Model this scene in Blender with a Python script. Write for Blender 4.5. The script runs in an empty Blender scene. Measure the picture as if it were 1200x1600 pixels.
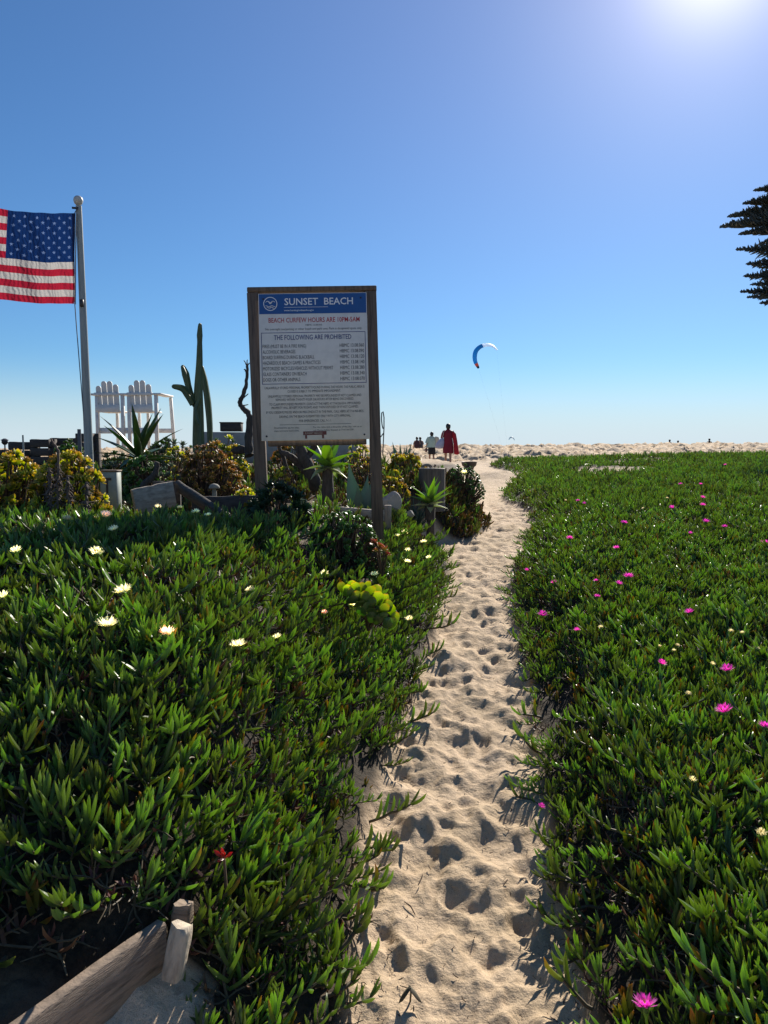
import bpy, bmesh, math, random
import numpy as np
from mathutils import Vector, Matrix, Quaternion, Euler

S = bpy.context.scene
COL = S.collection
RAD = math.radians
rng = random.Random(11)
nr = np.random.RandomState(5)

# ------------------------------------------------------------------ camera, sky, sun, exposure
EYE = 1.6
PITCH = RAD(4.5)
cam_d = bpy.data.cameras.new("camera")
cam = bpy.data.objects.new("camera", cam_d)
COL.objects.link(cam)
cam.location = (0, 0, EYE)
cam.rotation_euler = (RAD(90) - PITCH, 0, 0)
cam_d.sensor_fit = 'VERTICAL'
cam_d.sensor_height = 36
cam_d.lens = 27
cam_d.clip_start = 0.05
cam_d.clip_end = 40000
S.camera = cam

SUN_EL, SUN_AZ = RAD(30.2), RAD(22.4)
W = bpy.data.worlds.new("World")
S.world = W
W.use_nodes = True
nt = W.node_tree
bg = nt.nodes['Background']
sky = nt.nodes.new('ShaderNodeTexSky')
sky.sky_type = 'NISHITA'
sky.sun_disc = False
sky.sun_elevation = SUN_EL
sky.sun_rotation = SUN_AZ
sky.altitude = 0
sky.air_density = 1.0
sky.dust_density = 0.08
sky.ozone_density = 3.0
# colour balance of the clear marine air: bluer overall, pale blue instead of yellow down at the horizon
hs = nt.nodes.new('ShaderNodeMix'); hs.data_type = 'RGBA'; hs.blend_type = 'MULTIPLY'; hs.inputs[0].default_value = 1
nt.links.new(sky.outputs[0], hs.inputs[6]); hs.inputs[7].default_value = (0.57, 0.885, 1.17, 1)
tcw = nt.nodes.new('ShaderNodeTexCoord'); sep = nt.nodes.new('ShaderNodeSeparateXYZ'); nt.links.new(tcw.outputs['Generated'], sep.inputs[0])
mrw = nt.nodes.new('ShaderNodeMapRange'); mrw.interpolation_type = 'SMOOTHERSTEP'; nt.links.new(sep.outputs['Z'], mrw.inputs[0])
mrw.inputs[1].default_value = -0.02; mrw.inputs[2].default_value = 0.135; mrw.inputs[3].default_value = 1; mrw.inputs[4].default_value = 0
hz = nt.nodes.new('ShaderNodeMix'); hz.data_type = 'RGBA'; nt.links.new(mrw.outputs[0], hz.inputs[0]); nt.links.new(hs.outputs[2], hz.inputs[6])
hz.inputs[7].default_value = (7.3, 8.7, 9.6, 1)
# bright aureole round the sun: a tight white core in a wide lilac halo
SUNV = (math.sin(SUN_AZ) * math.cos(SUN_EL), math.cos(SUN_AZ) * math.cos(SUN_EL), math.sin(SUN_EL))
dt = nt.nodes.new('ShaderNodeVectorMath'); dt.operation = 'DOT_PRODUCT'; dt.inputs[1].default_value = SUNV; nt.links.new(tcw.outputs['Generated'], dt.inputs[0])
acc = hz.outputs[2]
for power, colr in ((10, (1.5, 1.05, 1.2)), (90, (3.2, 2.6, 2.4)), (500, (8, 7, 6.5))):
    cl = nt.nodes.new('ShaderNodeMath'); cl.operation = 'MAXIMUM'; cl.inputs[1].default_value = 0; nt.links.new(dt.outputs['Value'], cl.inputs[0])
    pw = nt.nodes.new('ShaderNodeMath'); pw.operation = 'POWER'; pw.inputs[1].default_value = power; nt.links.new(cl.outputs[0], pw.inputs[0])
    ml = nt.nodes.new('ShaderNodeVectorMath'); ml.operation = 'SCALE'; ml.inputs[0].default_value = colr; nt.links.new(pw.outputs[0], ml.inputs['Scale'])
    ad = nt.nodes.new('ShaderNodeVectorMath'); ad.operation = 'ADD'; nt.links.new(acc, ad.inputs[0]); nt.links.new(ml.outputs[0], ad.inputs[1]); acc = ad.outputs[0]
nt.links.new(acc, bg.inputs['Color'])
bg.inputs['Strength'].default_value = 0.057

sun_d = bpy.data.lights.new("sun", 'SUN')
sun_d.energy = 5.0
sun_d.angle = RAD(0.53)
sun_d.color = (1.0, 0.93, 0.82)
sun = bpy.data.objects.new("sun", sun_d)
COL.objects.link(sun)
sdir = Vector((math.sin(SUN_AZ) * math.cos(SUN_EL), math.cos(SUN_AZ) * math.cos(SUN_EL), math.sin(SUN_EL)))
sun.rotation_euler = sdir.to_track_quat('Z', 'Y').to_euler()
sun.location = (10, 20, 15)

S.view_settings.view_transform = 'Standard'
S.view_settings.look = 'None'
S.view_settings.exposure = 0.62
S.view_settings.gamma = 1
S.view_settings.use_curve_mapping = False
S.render.engine = 'CYCLES'
S.cycles.use_denoising = True
S.cycles.max_bounces = 8
S.cycles.diffuse_bounces = 4
S.cycles.transmission_bounces = 6
S.cycles.sample_clamp_indirect = 6

# ------------------------------------------------------------------ helpers
F = 1200.0
cP, sP = math.cos(PITCH), math.sin(PITCH)

def ray(px, py):
    u, v = (px - 600) / F, (800 - py) / F
    return u, cP + v * sP, -sP + v * cP

def P(px, py, d):
    """world point on the photograph's ray through (px, py) at distance d along +Y"""
    a, b, c = ray(px, py)
    k = d / b
    return Vector((a * k, d, EYE + c * k))

def hsh(ix, iy, seed):
    h = (ix.astype(np.int64) * 374761393 + iy.astype(np.int64) * 668265263 + seed * 974711) & 0xffffffff
    h = ((h ^ (h >> 13)) * 1274126177) & 0xffffffff
    h = (h ^ (h >> 16)) & 0xffffffff
    return h / 4294967295.0

def vn(x, y, seed=0):
    x = np.asarray(x, float); y = np.asarray(y, float)
    ix, iy = np.floor(x), np.floor(y)
    fx, fy = x - ix, y - iy
    fx = fx * fx * fx * (fx * (fx * 6 - 15) + 10); fy = fy * fy * fy * (fy * (fy * 6 - 15) + 10)
    a, b = hsh(ix, iy, seed), hsh(ix + 1, iy, seed)
    c, d = hsh(ix, iy + 1, seed), hsh(ix + 1, iy + 1, seed)
    return (a + (b - a) * fx) * (1 - fy) + (c + (d - c) * fx) * fy - 0.5

def fbm(x, y, seed=0, o=3):
    s, a, t = 0, 1.0, 0
    for k in range(o):
        s = s + a * vn(x * 2 ** k, y * 2 ** k, seed + k * 7); t += a; a *= 0.5
    return s / t

def sst(a, b, x):
    t = np.clip((x - a) / (b - a), 0, 1)
    return t * t * (3 - 2 * t)

class MB:
    """collects geometry for one mesh object"""
    def __init__(s): s.v = []; s.f = []; s.m = []; s.t = []; s.sm = []
    def add(s, vs, fs, m=0, ts=None, smooth=True):
        o = len(s.v)
        s.v.extend([tuple(p) for p in vs]); s.f.extend([tuple(i + o for i in f) for f in fs])
        s.m.extend([m] * len(fs)); s.sm.extend([smooth] * len(fs))
        s.t.extend(ts if ts is not None else [0.0] * len(vs))
    def box(s, c, size, R=None, m=0, taper=1.0, bev=0.0):
        hx, hy, hz = size[0] / 2, size[1] / 2, size[2] / 2
        if bev <= 0:
            vs = [Vector((x * (taper if z > 0 else 1), y * (taper if z > 0 else 1), z)) for z in (-hz, hz) for x, y in ((-hx, -hy), (hx, -hy), (hx, hy), (-hx, hy))]
            fs = [(3, 2, 1, 0), (4, 5, 6, 7), (0, 1, 5, 4), (1, 2, 6, 5), (2, 3, 7, 6), (3, 0, 4, 7)]
        else:
            b = min(bev, hx * .9, hy * .9, hz * .9)
            vs, fs = [], []
            prof = [(-hz, b), (-hz + b, 0), (hz - b, 0), (hz, b)]
            for z, ins in prof:
                k = taper if z > 0 else 1
                ax, ay = (hx - ins) * k, (hy - ins) * k
                c2 = b * .5
                vs += [Vector(p) for p in ((-ax + c2, -ay, z), (ax - c2, -ay, z), (ax, -ay + c2, z), (ax, ay - c2, z), (ax - c2, ay, z), (-ax + c2, ay, z), (-ax, ay - c2, z), (-ax, -ay + c2, z))]
            for k in range(3):
                for i in range(8):
                    j = (i + 1) % 8
                    fs.append((k * 8 + i, k * 8 + j, k * 8 + 8 + j, k * 8 + 8 + i))
            fs.append(tuple(range(7, -1, -1))); fs.append(tuple(range(24, 32)))
        c = Vector(c)
        vs = [(R @ p if R is not None else p) + c for p in vs]
        s.add(vs, fs, m, smooth=False)
    def tube(s, pts, rad, n=6, m=0, cap=True, smooth=True, squash=1.0, ts=None):
        pts = [Vector(p) for p in pts]
        if not hasattr(rad, '__len__'): rad = [rad] * len(pts)
        vs, fs = [], []
        up = None
        for i, p in enumerate(pts):
            d = (pts[min(i + 1, len(pts) - 1)] - pts[max(i - 1, 0)])
            if d.length < 1e-9: d = Vector((0, 0, 1))
            d.normalize()
            if up is None:
                up = Vector((0, 0, 1)) if abs(d.z) < .9 else Vector((1, 0, 0))
            a = d.cross(up)
            if a.length < 1e-4: a = d.cross(Vector((0, 1, 0)))
            a.normalize(); b = a.cross(d); up = b
            for k in range(n):
                th = 2 * math.pi * k / n
                vs.append(p + a * (math.cos(th) * rad[i]) + b * (math.sin(th) * rad[i] * squash))
        for i in range(len(pts) - 1):
            for k in range(n):
                k2 = (k + 1) % n
                fs.append((i * n + k, i * n + k2, i * n + n + k2, i * n + n + k))
        if cap:
            fs.append(tuple(range(n - 1, -1, -1))); fs.append(tuple(range((len(pts) - 1) * n, len(pts) * n)))
        tt = [0.0] * len(vs) if ts is None else [ts[i] for i in range(len(pts)) for k in range(n)]
        s.add(vs, fs, m, tt, smooth)
    def loft(s, rings, m=0, cap=True, smooth=True):
        n = len(rings[0]); vs = [p for r in rings for p in r]; fs = []
        for i in range(len(rings) - 1):
            for k in range(n):
                k2 = (k + 1) % n
                fs.append((i * n + k, i * n + k2, i * n + n + k2, i * n + n + k))
        if cap:
            fs.append(tuple(range(n - 1, -1, -1))); fs.append(tuple(range((len(rings) - 1) * n, len(rings) * n)))
        s.add(vs, fs, m, smooth=smooth)
    def lathe(s, prof, c=(0, 0, 0), n=16, m=0, smooth=True, sy=1.0):
        c = Vector(c)
        s.loft([[c + Vector((r * math.cos(2 * math.pi * k / n), sy * r * math.sin(2 * math.pi * k / n), z)) for k in range(n)] for r, z in prof], m, True, smooth)
    def leaf(s, O, D, N, L, Wd, T, bend=0.5, prof=None, nseg=4, kind='lens', m=0, t0=0.0, twist=0.0, cup=0.25):
        """solid leaf: starts at O along D, bends towards N; 'tri' = keeled finger, 'lens' = flat fleshy blade"""
        O = Vector(O); D = Vector(D).normalized(); N = Vector(N)
        N = (N - D * N.dot(D))
        if N.length < 1e-5: N = D.orthogonal()
        N.normalize(); Sd = D.cross(N)
        prof = prof or PR_BLADE
        vs, ts = [], []
        p = O.copy(); k = 3 if kind == 'tri' else 6
        for i in range(nseg + 1):
            t = i / nseg
            a = bend * t
            d = D * math.cos(a) + N * math.sin(a)
            n = N * math.cos(a) - D * math.sin(a)
            if i: p = p + (d0 + d) * (0.5 * L / nseg)
            d0 = d
            sd = Sd
            if twist:
                sd = Sd * math.cos(twist * t) + n * math.sin(twist * t); n = n * math.cos(twist * t) - Sd * math.sin(twist * t)
            w = Wd * prof(t); h = T * max(prof(t), 0.12)
            if kind == 'tri':
                vs += [p + sd * w * .5 + n * h * .35, p - sd * w * .5 + n * h * .35, p - n * h * .65]
            else:
                c = cup * w
                vs += [p + sd * w * .5 + n * c, p + sd * w * .25 + n * (h * .5 + c * .3), p - sd * w * .25 + n * (h * .5 + c * .3), p - sd * w * .5 + n * c,
                       p - sd * w * .22 - n * (h * .5 - c * .15), p + sd * w * .22 - n * (h * .5 - c * .15)]
            ts += [max(t0, t)] * k
        fs = []
        for i in range(nseg):
            for j in range(k):
                j2 = (j + 1) % k
                fs.append((i * k + j2, i * k + j, i * k + k + j, i * k + k + j2))
        fs.append(tuple(range(k))); fs.append(tuple(range((nseg + 1) * k - 1, nseg * k - 1, -1)))
        s.add(vs, fs, m, ts, smooth=True)
        return p
    def mesh(s, name, mats):
        me = bpy.data.meshes.new(name)
        me.from_pydata(s.v, [], s.f)
        for mt in (mats if isinstance(mats, (list, tuple)) else [mats]): me.materials.append(mt)
        me.polygons.foreach_set('material_index', s.m)
        me.polygons.foreach_set('use_smooth', s.sm)
        at = me.attributes.new('t', 'FLOAT', 'POINT')
        at.data.foreach_set('value', s.t)
        me.update()
        me.set_sharp_from_angle(angle=RAD(80))
        return me
    def build(s, name, mats, parent=None, loc=None):
        return obj(name, s.mesh(name, mats), parent, loc)

def PR_BLADE(t): return (0.55 + 0.75 * t - 0.25 * t * t) * (1 - t ** 3) ** 0.8 + 0.02 if t < 1 else 0.02
def PR_FINGER(t): return (0.90 + 0.12 * math.sin(math.pi * min(t * 1.05, 1))) * (1 - t ** 6) ** .8 + 0.05 if t < 1 else .08
def PR_SPOON(t): return (0.28 + 0.95 * t ** 1.3) * (1 - t ** 5) ** 0.6 + 0.12 if t < 1 else 0.2
def PR_ROUND(t): return math.sqrt(max(0.0, math.sin(math.pi * min(max(t, .06), .965)))) * (0.7 + .35 * t)
def PR_AGAVE(t): return (0.75 + 0.45 * math.sin(math.pi * min(t * 1.25, 1))) * (1 - t ** 2.2) + 0.01
def PR_SWORD(t): return (0.85 + .25 * math.sin(math.pi * t)) * (1 - t ** 3) + 0.015

def obj(name, me, parent=None, loc=None):
    o = bpy.data.objects.new(name, me)
    COL.objects.link(o)
    if parent is not None: o.parent = parent
    if loc is not None: o.location = loc
    return o

def tag(o, label=None, cat=None, group=None, kind=None):
    if label: o['label'] = label
    if cat: o['category'] = cat
    if group: o['group'] = group
    if kind: o['kind'] = kind
    return o

def thing(name, label, cat, loc=(0, 0, 0), rot=(0, 0, 0), group=None):
    o = obj(name, None, None, loc)
    o.rotation_euler = rot
    return tag(o, label, cat, group)

def dup(o, parent=None, loc=None, rot=None, scl=None):
    c = o.copy(); COL.objects.link(c)
    if parent is not None: c.parent = parent
    if loc is not None: c.location = loc
    if rot is not None: c.rotation_euler = rot
    if scl is not None: c.scale = (scl,) * 3 if not hasattr(scl, '__len__') else scl
    for ch in [k for k in o.children]:
        dup(ch, c)
    return c

# ------------------------------------------------------------------ materials
def newmat(name):
    m = bpy.data.materials.new(name); m.use_nodes = True
    n = m.node_tree; b = n.nodes['Principled BSDF']; out = n.nodes['Material Output']
    return m, n, b, out

def nd(n, t, **kw):
    x = n.nodes.new(t)
    for k, v in kw.items(): setattr(x, k, v)
    return x

def ramp(n, stops):
    r = n.nodes.new('ShaderNodeValToRGB')
    e = r.color_ramp.elements
    while len(e) < len(stops): e.new(0.5)
    for i, (p, c) in enumerate(stops):
        e[i].position = p; e[i].color = (*c, 1)
    return r

def leafmat(name, stops, tr=(0.3, 0.5, 0.05), trw=0.35, rough=0.38, var=0.35, spec=0.5, huev=0.03):
    m, n, b, out = newmat(name)
    L = n.links.new
    at = nd(n, 'ShaderNodeAttribute', attribute_name='t')
    r = ramp(n, stops); L(at.outputs['Fac'], r.inputs[0])
    oi = nd(n, 'ShaderNodeObjectInfo')
    tc = nd(n, 'ShaderNodeNewGeometry')
    no = nd(n, 'ShaderNodeTexNoise'); no.inputs['Scale'].default_value = 9; no.inputs['Detail'].default_value = 3
    L(tc.outputs['Position'], no.inputs['Vector'])
    ad = nd(n, 'ShaderNodeMath', operation='ADD'); L(oi.outputs['Random'], ad.inputs[0]); L(no.outputs['Fac'], ad.inputs[1])
    mr = nd(n, 'ShaderNodeMapRange'); L(ad.outputs[0], mr.inputs[0])
    mr.inputs[1].default_value = .3; mr.inputs[2].default_value = 1.7; mr.inputs[3].default_value = 1 - var; mr.inputs[4].default_value = 1 + var
    mh = nd(n, 'ShaderNodeMapRange'); L(oi.outputs['Random'], mh.inputs[0]); mh.inputs[3].default_value = .5 - huev; mh.inputs[4].default_value = .5 + huev
    h = nd(n, 'ShaderNodeHueSaturation'); L(r.outputs[0], h.inputs['Color']); L(mr.outputs[0], h.inputs['Value']); L(mh.outputs[0], h.inputs['Hue'])
    L(h.outputs[0], b.inputs['Base Color'])
    b.inputs['Roughness'].default_value = rough
    b.inputs['Specular IOR Level'].default_value = spec
    fine = nd(n, 'ShaderNodeTexNoise'); fine.inputs['Scale'].default_value = 120; L(tc.outputs['Position'], fine.inputs['Vector'])
    bp = nd(n, 'ShaderNodeBump'); bp.inputs['Strength'].default_value = .25; bp.inputs['Distance'].default_value = .002
    L(fine.outputs['Fac'], bp.inputs['Height']); L(bp.outputs[0], b.inputs['Normal'])
    if trw > 0:
        tb = nd(n, 'ShaderNodeBsdfTranslucent')
        mm = nd(n, 'ShaderNodeMix', data_type='RGBA', blend_type='MULTIPLY'); mm.inputs[0].default_value = 1
        h2 = nd(n, 'ShaderNodeHueSaturation'); h2.inputs['Value'].default_value = 3.6; h2.inputs['Saturation'].default_value = 0.80
        L(h.outputs[0], h2.inputs['Color'])
        L(h2.outputs[0], mm.inputs[6]); mm.inputs[7].default_value = (*[min(1, c * 2) for c in tr], 1)
        L(mm.outputs[2], tb.inputs[0])
        mx = nd(n, 'ShaderNodeMixShader'); mx.inputs[0].default_value = trw
        L(b.outputs[0], mx.inputs[1]); L(tb.outputs[0], mx.inputs[2]); L(mx.outputs[0], out.inputs[0])
    return m

def plain(name, col, rough=0.6, var=0.25, scale=8, metal=0.0, bump=0.0, bscale=40, stretch=(1, 1, 1), col2=None, spec=0.5):
    m, n, b, out = newmat(name); L = n.links.new
    tc = nd(n, 'ShaderNodeTexCoord'); mp = nd(n, 'ShaderNodeMapping'); mp.inputs['Scale'].default_value = stretch
    L(tc.outputs['Object'], mp.inputs[0])
    no = nd(n, 'ShaderNodeTexNoise'); no.inputs['Scale'].default_value = scale; no.inputs['Detail'].default_value = 6; no.inputs['Roughness'].default_value = .65
    L(mp.outputs[0], no.inputs['Vector'])
    c2 = col2 or tuple(c * (1 - var) for c in col); c3 = tuple(min(1, c * (1 + var * .5)) for c in col)
    r = ramp(n, [(.3, c2), (.52, col), (.75, c3)]); L(no.outputs['Fac'], r.inputs[0]); L(r.outputs[0], b.inputs['Base Color'])
    b.inputs['Roughness'].default_value = rough; b.inputs['Metallic'].default_value = metal; b.inputs['Specular IOR Level'].default_value = spec
    if bump:
        n2 = nd(n, 'ShaderNodeTexNoise'); n2.inputs['Scale'].default_value = bscale; n2.inputs['Detail'].default_value = 5; L(mp.outputs[0], n2.inputs['Vector'])
        bp = nd(n, 'ShaderNodeBump'); bp.inputs['Strength'].default_value = .7; bp.inputs['Distance'].default_value = bump
        L(n2.outputs['Fac'], bp.inputs['Height']); L(bp.outputs[0], b.inputs['Normal'])
    return m

M_wood_dark = plain('weathered_brown_wood', (.15, .105, .075), .8, .55, 5, bump=.004, bscale=14, stretch=(9, 9, .6), col2=(.05, .036, .028))
M_wood_grey = plain('weathered_grey_wood', (.30, .25, .20), .85, .5, 5, bump=.004, bscale=14, stretch=(.7, 9, 9), col2=(.13, .105, .085))
M_wood_greyv = plain('weathered_grey_wood_upright', (.34, .28, .22), .85, .5, 5, bump=.004, bscale=14, stretch=(9, 9, .7), col2=(.16, .13, .1))
M_wood_old = plain('dark_old_timber', (.06, .048, .042), .85, .5, 4, bump=.006, bscale=12, stretch=(1, 6, 6))
M_white = plain('white_painted_wood', (.66, .65, .63), .6, .22, 6, bump=.001, bscale=30)
M_bark = plain('driftwood_bark', (.060, .05, .045), .9, .6, 10, bump=.012, bscale=18, stretch=(3, 3, .8))
M_dirt = plain('garden_soil', (.07, .05, .035), .95, .5, 10, bump=.02, bscale=30)
M_stem = plain('dry_brown_stem', (.11, .07, .045), .9, .5, 20, bump=.003)
# ------------------------------------------------------------------ terrain
_ky = [0, 2, 3, 4, 5, 6.3, 8, 10, 13, 20, 30, 40, 50, 60, 72, 82, 100, 130, 400]
_kz = [0, 0, .1, .22, .33, .45, .58, .68, .78, .90, 1.0, 1.12, 1.36, 1.74, 2.10, 2.0, .5, -1.6, -2.2]
_ty = np.arange(0, 160, .1); _tz = np.interp(_ty, _ky, _kz)
for _ in range(3):
    _tz = np.convolve(np.pad(_tz, 6, mode='edge'), np.ones(13) / 13, 'valid')
def zpath(y): return np.interp(y, _ty, _tz)

_cy = np.arange(1.2, 60, .02)
_row = 800 - F * np.array([math.tan(math.atan2(float(zpath(y)) - EYE, y) + PITCH) for y in _cy])
def row2y(r): return float(np.interp(-r, -_row, _cy))

_Ltab = [(1600, 540), (1500, 556), (1400, 562), (1300, 578), (1200, 605), (1100, 640), (1050, 662), (1000, 682), (950, 688), (920, 692), (895, 704), (880, 700), (868, 682), (852, 680), (843, 735), (825, 762), (800, 768), (782, 757), (768, 757), (750, 748), (740, 735), (733, 700), (726, 640), (722, 560)]
_Rtab = [(1600, 912), (1500, 895), (1400, 868), (1300, 852), (1200, 846), (1100, 834), (1050, 826), (1000, 812), (950, 801), (900, 803), (870, 815), (850, 824), (830, 832), (800, 826), (785, 790), (775, 784), (760, 800), (750, 806), (740, 806), (733, 778), (727, 756), (722, 748)]
def _edge(tab):
    ys = np.array([row2y(r) for r, _ in tab]); xs = np.array([(p - 600) / F * y * (1 + .0) for (r, p), y in zip(tab, ys)])
    # true x at that ground point: depth along the view axis
    xs = np.array([float(P(p, r, y).x) for (r, p), y in zip(tab, ys)])
    o = np.argsort(ys); return ys[o], xs[o]
_Ly, _Lx = _edge(_Ltab); _Ry, _Rx = _edge(_Rtab)
def Ledge(y): return np.interp(y, _Ly, _Lx)
def Redge(y): return np.interp(y, _Ry, _Rx)

_zly = [0, 1, 1.7, 2.2, 2.7, 3.3, 4, 5, 6.3, 8, 10, 13, 16, 22, 30, 45, 72, 100, 130, 400]
_zlz = [.25, .29, .36, .62, .81, .94, 1.01, 1.01, 1.05, 1.10, 1.2, 1.36, 1.45, 1.35, 1.15, 1.3, 1.98, .5, -1.6, -2.2]

# footprints and scuffs in the path
prints = []
y = 1.6
r2 = random.Random(3)
while y < 30:
    w0, w1 = float(Ledge(y)), float(Redge(y))
    n = max(1, int((w1 - w0) / .19))
    for k in range(n):
        if r2.random() < .95:
            prints.append((w0 + (w1 - w0) * (k + r2.uniform(.1, .9)) / n, y + r2.uniform(-.09, .09), r2.gauss(0, .4), r2.uniform(.055, .14), r2.uniform(.04, .07), r2.uniform(.004, .0105) * (1 + min(y, 12) * .06)))
    y += r2.uniform(.085, .13) * (1 if y < 12 else 2.2)

def base_h(x, y):
    zp = zpath(y)
    zl = np.interp(y, _zly, _zlz)
    wl = np.interp(y, [0, 3, 4.5, 6.3, 8, 10, 14, 25, 40], [.75, .8, 1.35, 1.0, .7, .55, .6, 3.5, 12])
    sl = sst(0.0, 1.0, (Ledge(y) + .02 - x) / wl)
    zr = zp + .16 + .03 * np.clip(x - Redge(y), 0, 8) * sst(60, 20, y)
    sr = sst(0.0, 1.0, (x - Redge(y)) / .45) * sst(40, 26, y)
    h = zp + (zl - zp) * sl + (zr - zp) * sr
    # low dunes where the path leaves the plants
    h = h + .22 * np.exp(-((x - 2.9) / .8) ** 2 - ((y - 19.5) / 1.1) ** 2) + .15 * np.exp(-((x - 4.9) / 1.5) ** 2 - ((y - 17.6) / 1.1) ** 2) + .15 * np.exp(-((x - 8) / 1.6) ** 2 - ((y - 23) / 1.2) ** 2)
    h = h + .22 * np.clip((x - y * .1) / (y * .5 + 1e-6), -1.2, 1.2) * sst(40, 72, y)   # the berm climbs to the right
    return h

def bare(x, y):
    """sandy gaps in the green on the right"""
    nx = .9 * fbm(x * 1.1, y * 1.1, 46, 3)
    x = x + nx; y = y + .8 * nx
    b = np.exp(-(((x - 4.9) / 1.4) ** 2 + ((y - 16.9) / 1.3) ** 2) * .9)
    b = np.maximum(b, np.exp(-(((x - 2.7) / 1.0) ** 2 + ((y - 18.9) / 1.5) ** 2) * 1.0))
    b = np.maximum(b, np.exp(-(((x - 7.5) / 1.4) ** 2 + ((y - 22.5) / .8) ** 2) * 1.2))
    return b

def right_mask(x, y):
    e = .05 * fbm(y * 3.1, x * 0 + 3, 2) * np.clip(y * .4, .6, 3)
    m = sst(-.03, .05, x - Redge(y) + e) * sst(29.5 + 2 * .6, 28.5, y + 3 * fbm(x * .4, y * .4, 44))
    return m * (bare(x, y) + .7 * vn(x * 7, y * 7, 49) + .5 * vn(x * 2.2, y * 2.2, 50) < .55)

def left_mask(x, y):
    e = .06 * fbm(y * 3.3, x * 0 + 9, 5)
    m = sst(-.03, .05, Ledge(y) + e - x) * (y < 7.6)
    # timber edged sand bed at the near corner stays clear
    m = m * (1 - ((x < -.43) & (y < 1.58 + .30 * sst(-.84, -.62, x)) | (x < -.30) & (y < 1.70)))
    # garden soil behind the front boards
    m = m * ((y < np.interp(x, [-1.2, -.8, -.1, .0], [5.5, 5.1, 5.1, 5.6])) | ((x > -.02) & (y < 7.9)) )
    return m

def red_mask(x, y):
    return (x < Ledge(y) + .02) & (x > Ledge(y) - .95 - .1 * np.sin(y * 3)) & (y > 8.5) & (y < 9.9)

PIT = random.Random(8)
def ground_h(x, y, fine=True):
    h = base_h(x, y)
    pl = np.maximum(np.maximum(right_mask(x, y), left_mask(x, y)), red_mask(x, y) * 1.0)
    h = h + pl * (.05 + .07 * fbm(x * 1.3, y * 1.3, 21, 2) + .06 * fbm(x * 4, y * 4, 22, 2))
    sandy = 1 - pl
    amp = np.interp(y, [0, 14, 24, 34, 60, 100], [.016, .02, .05, .16, .20, .2])
    sc = np.interp(y, [0, 14, 30, 60], [5, 3.2, 1.3, .8])
    n1 = fbm(x * 5, y * 4.2, 31, 3) * (y < 26) * .045 + (fbm(x * .95, y * .7, 33, 3) * .7 + .13 - 1.5 * np.abs(fbm(x * 1.5, y * 1.1, 35, 2))) * sst(31, 46, y)
    return h + sandy * n1

def H(x, y): return float(ground_h(np.array([x], float), np.array([y], float))[0])

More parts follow.
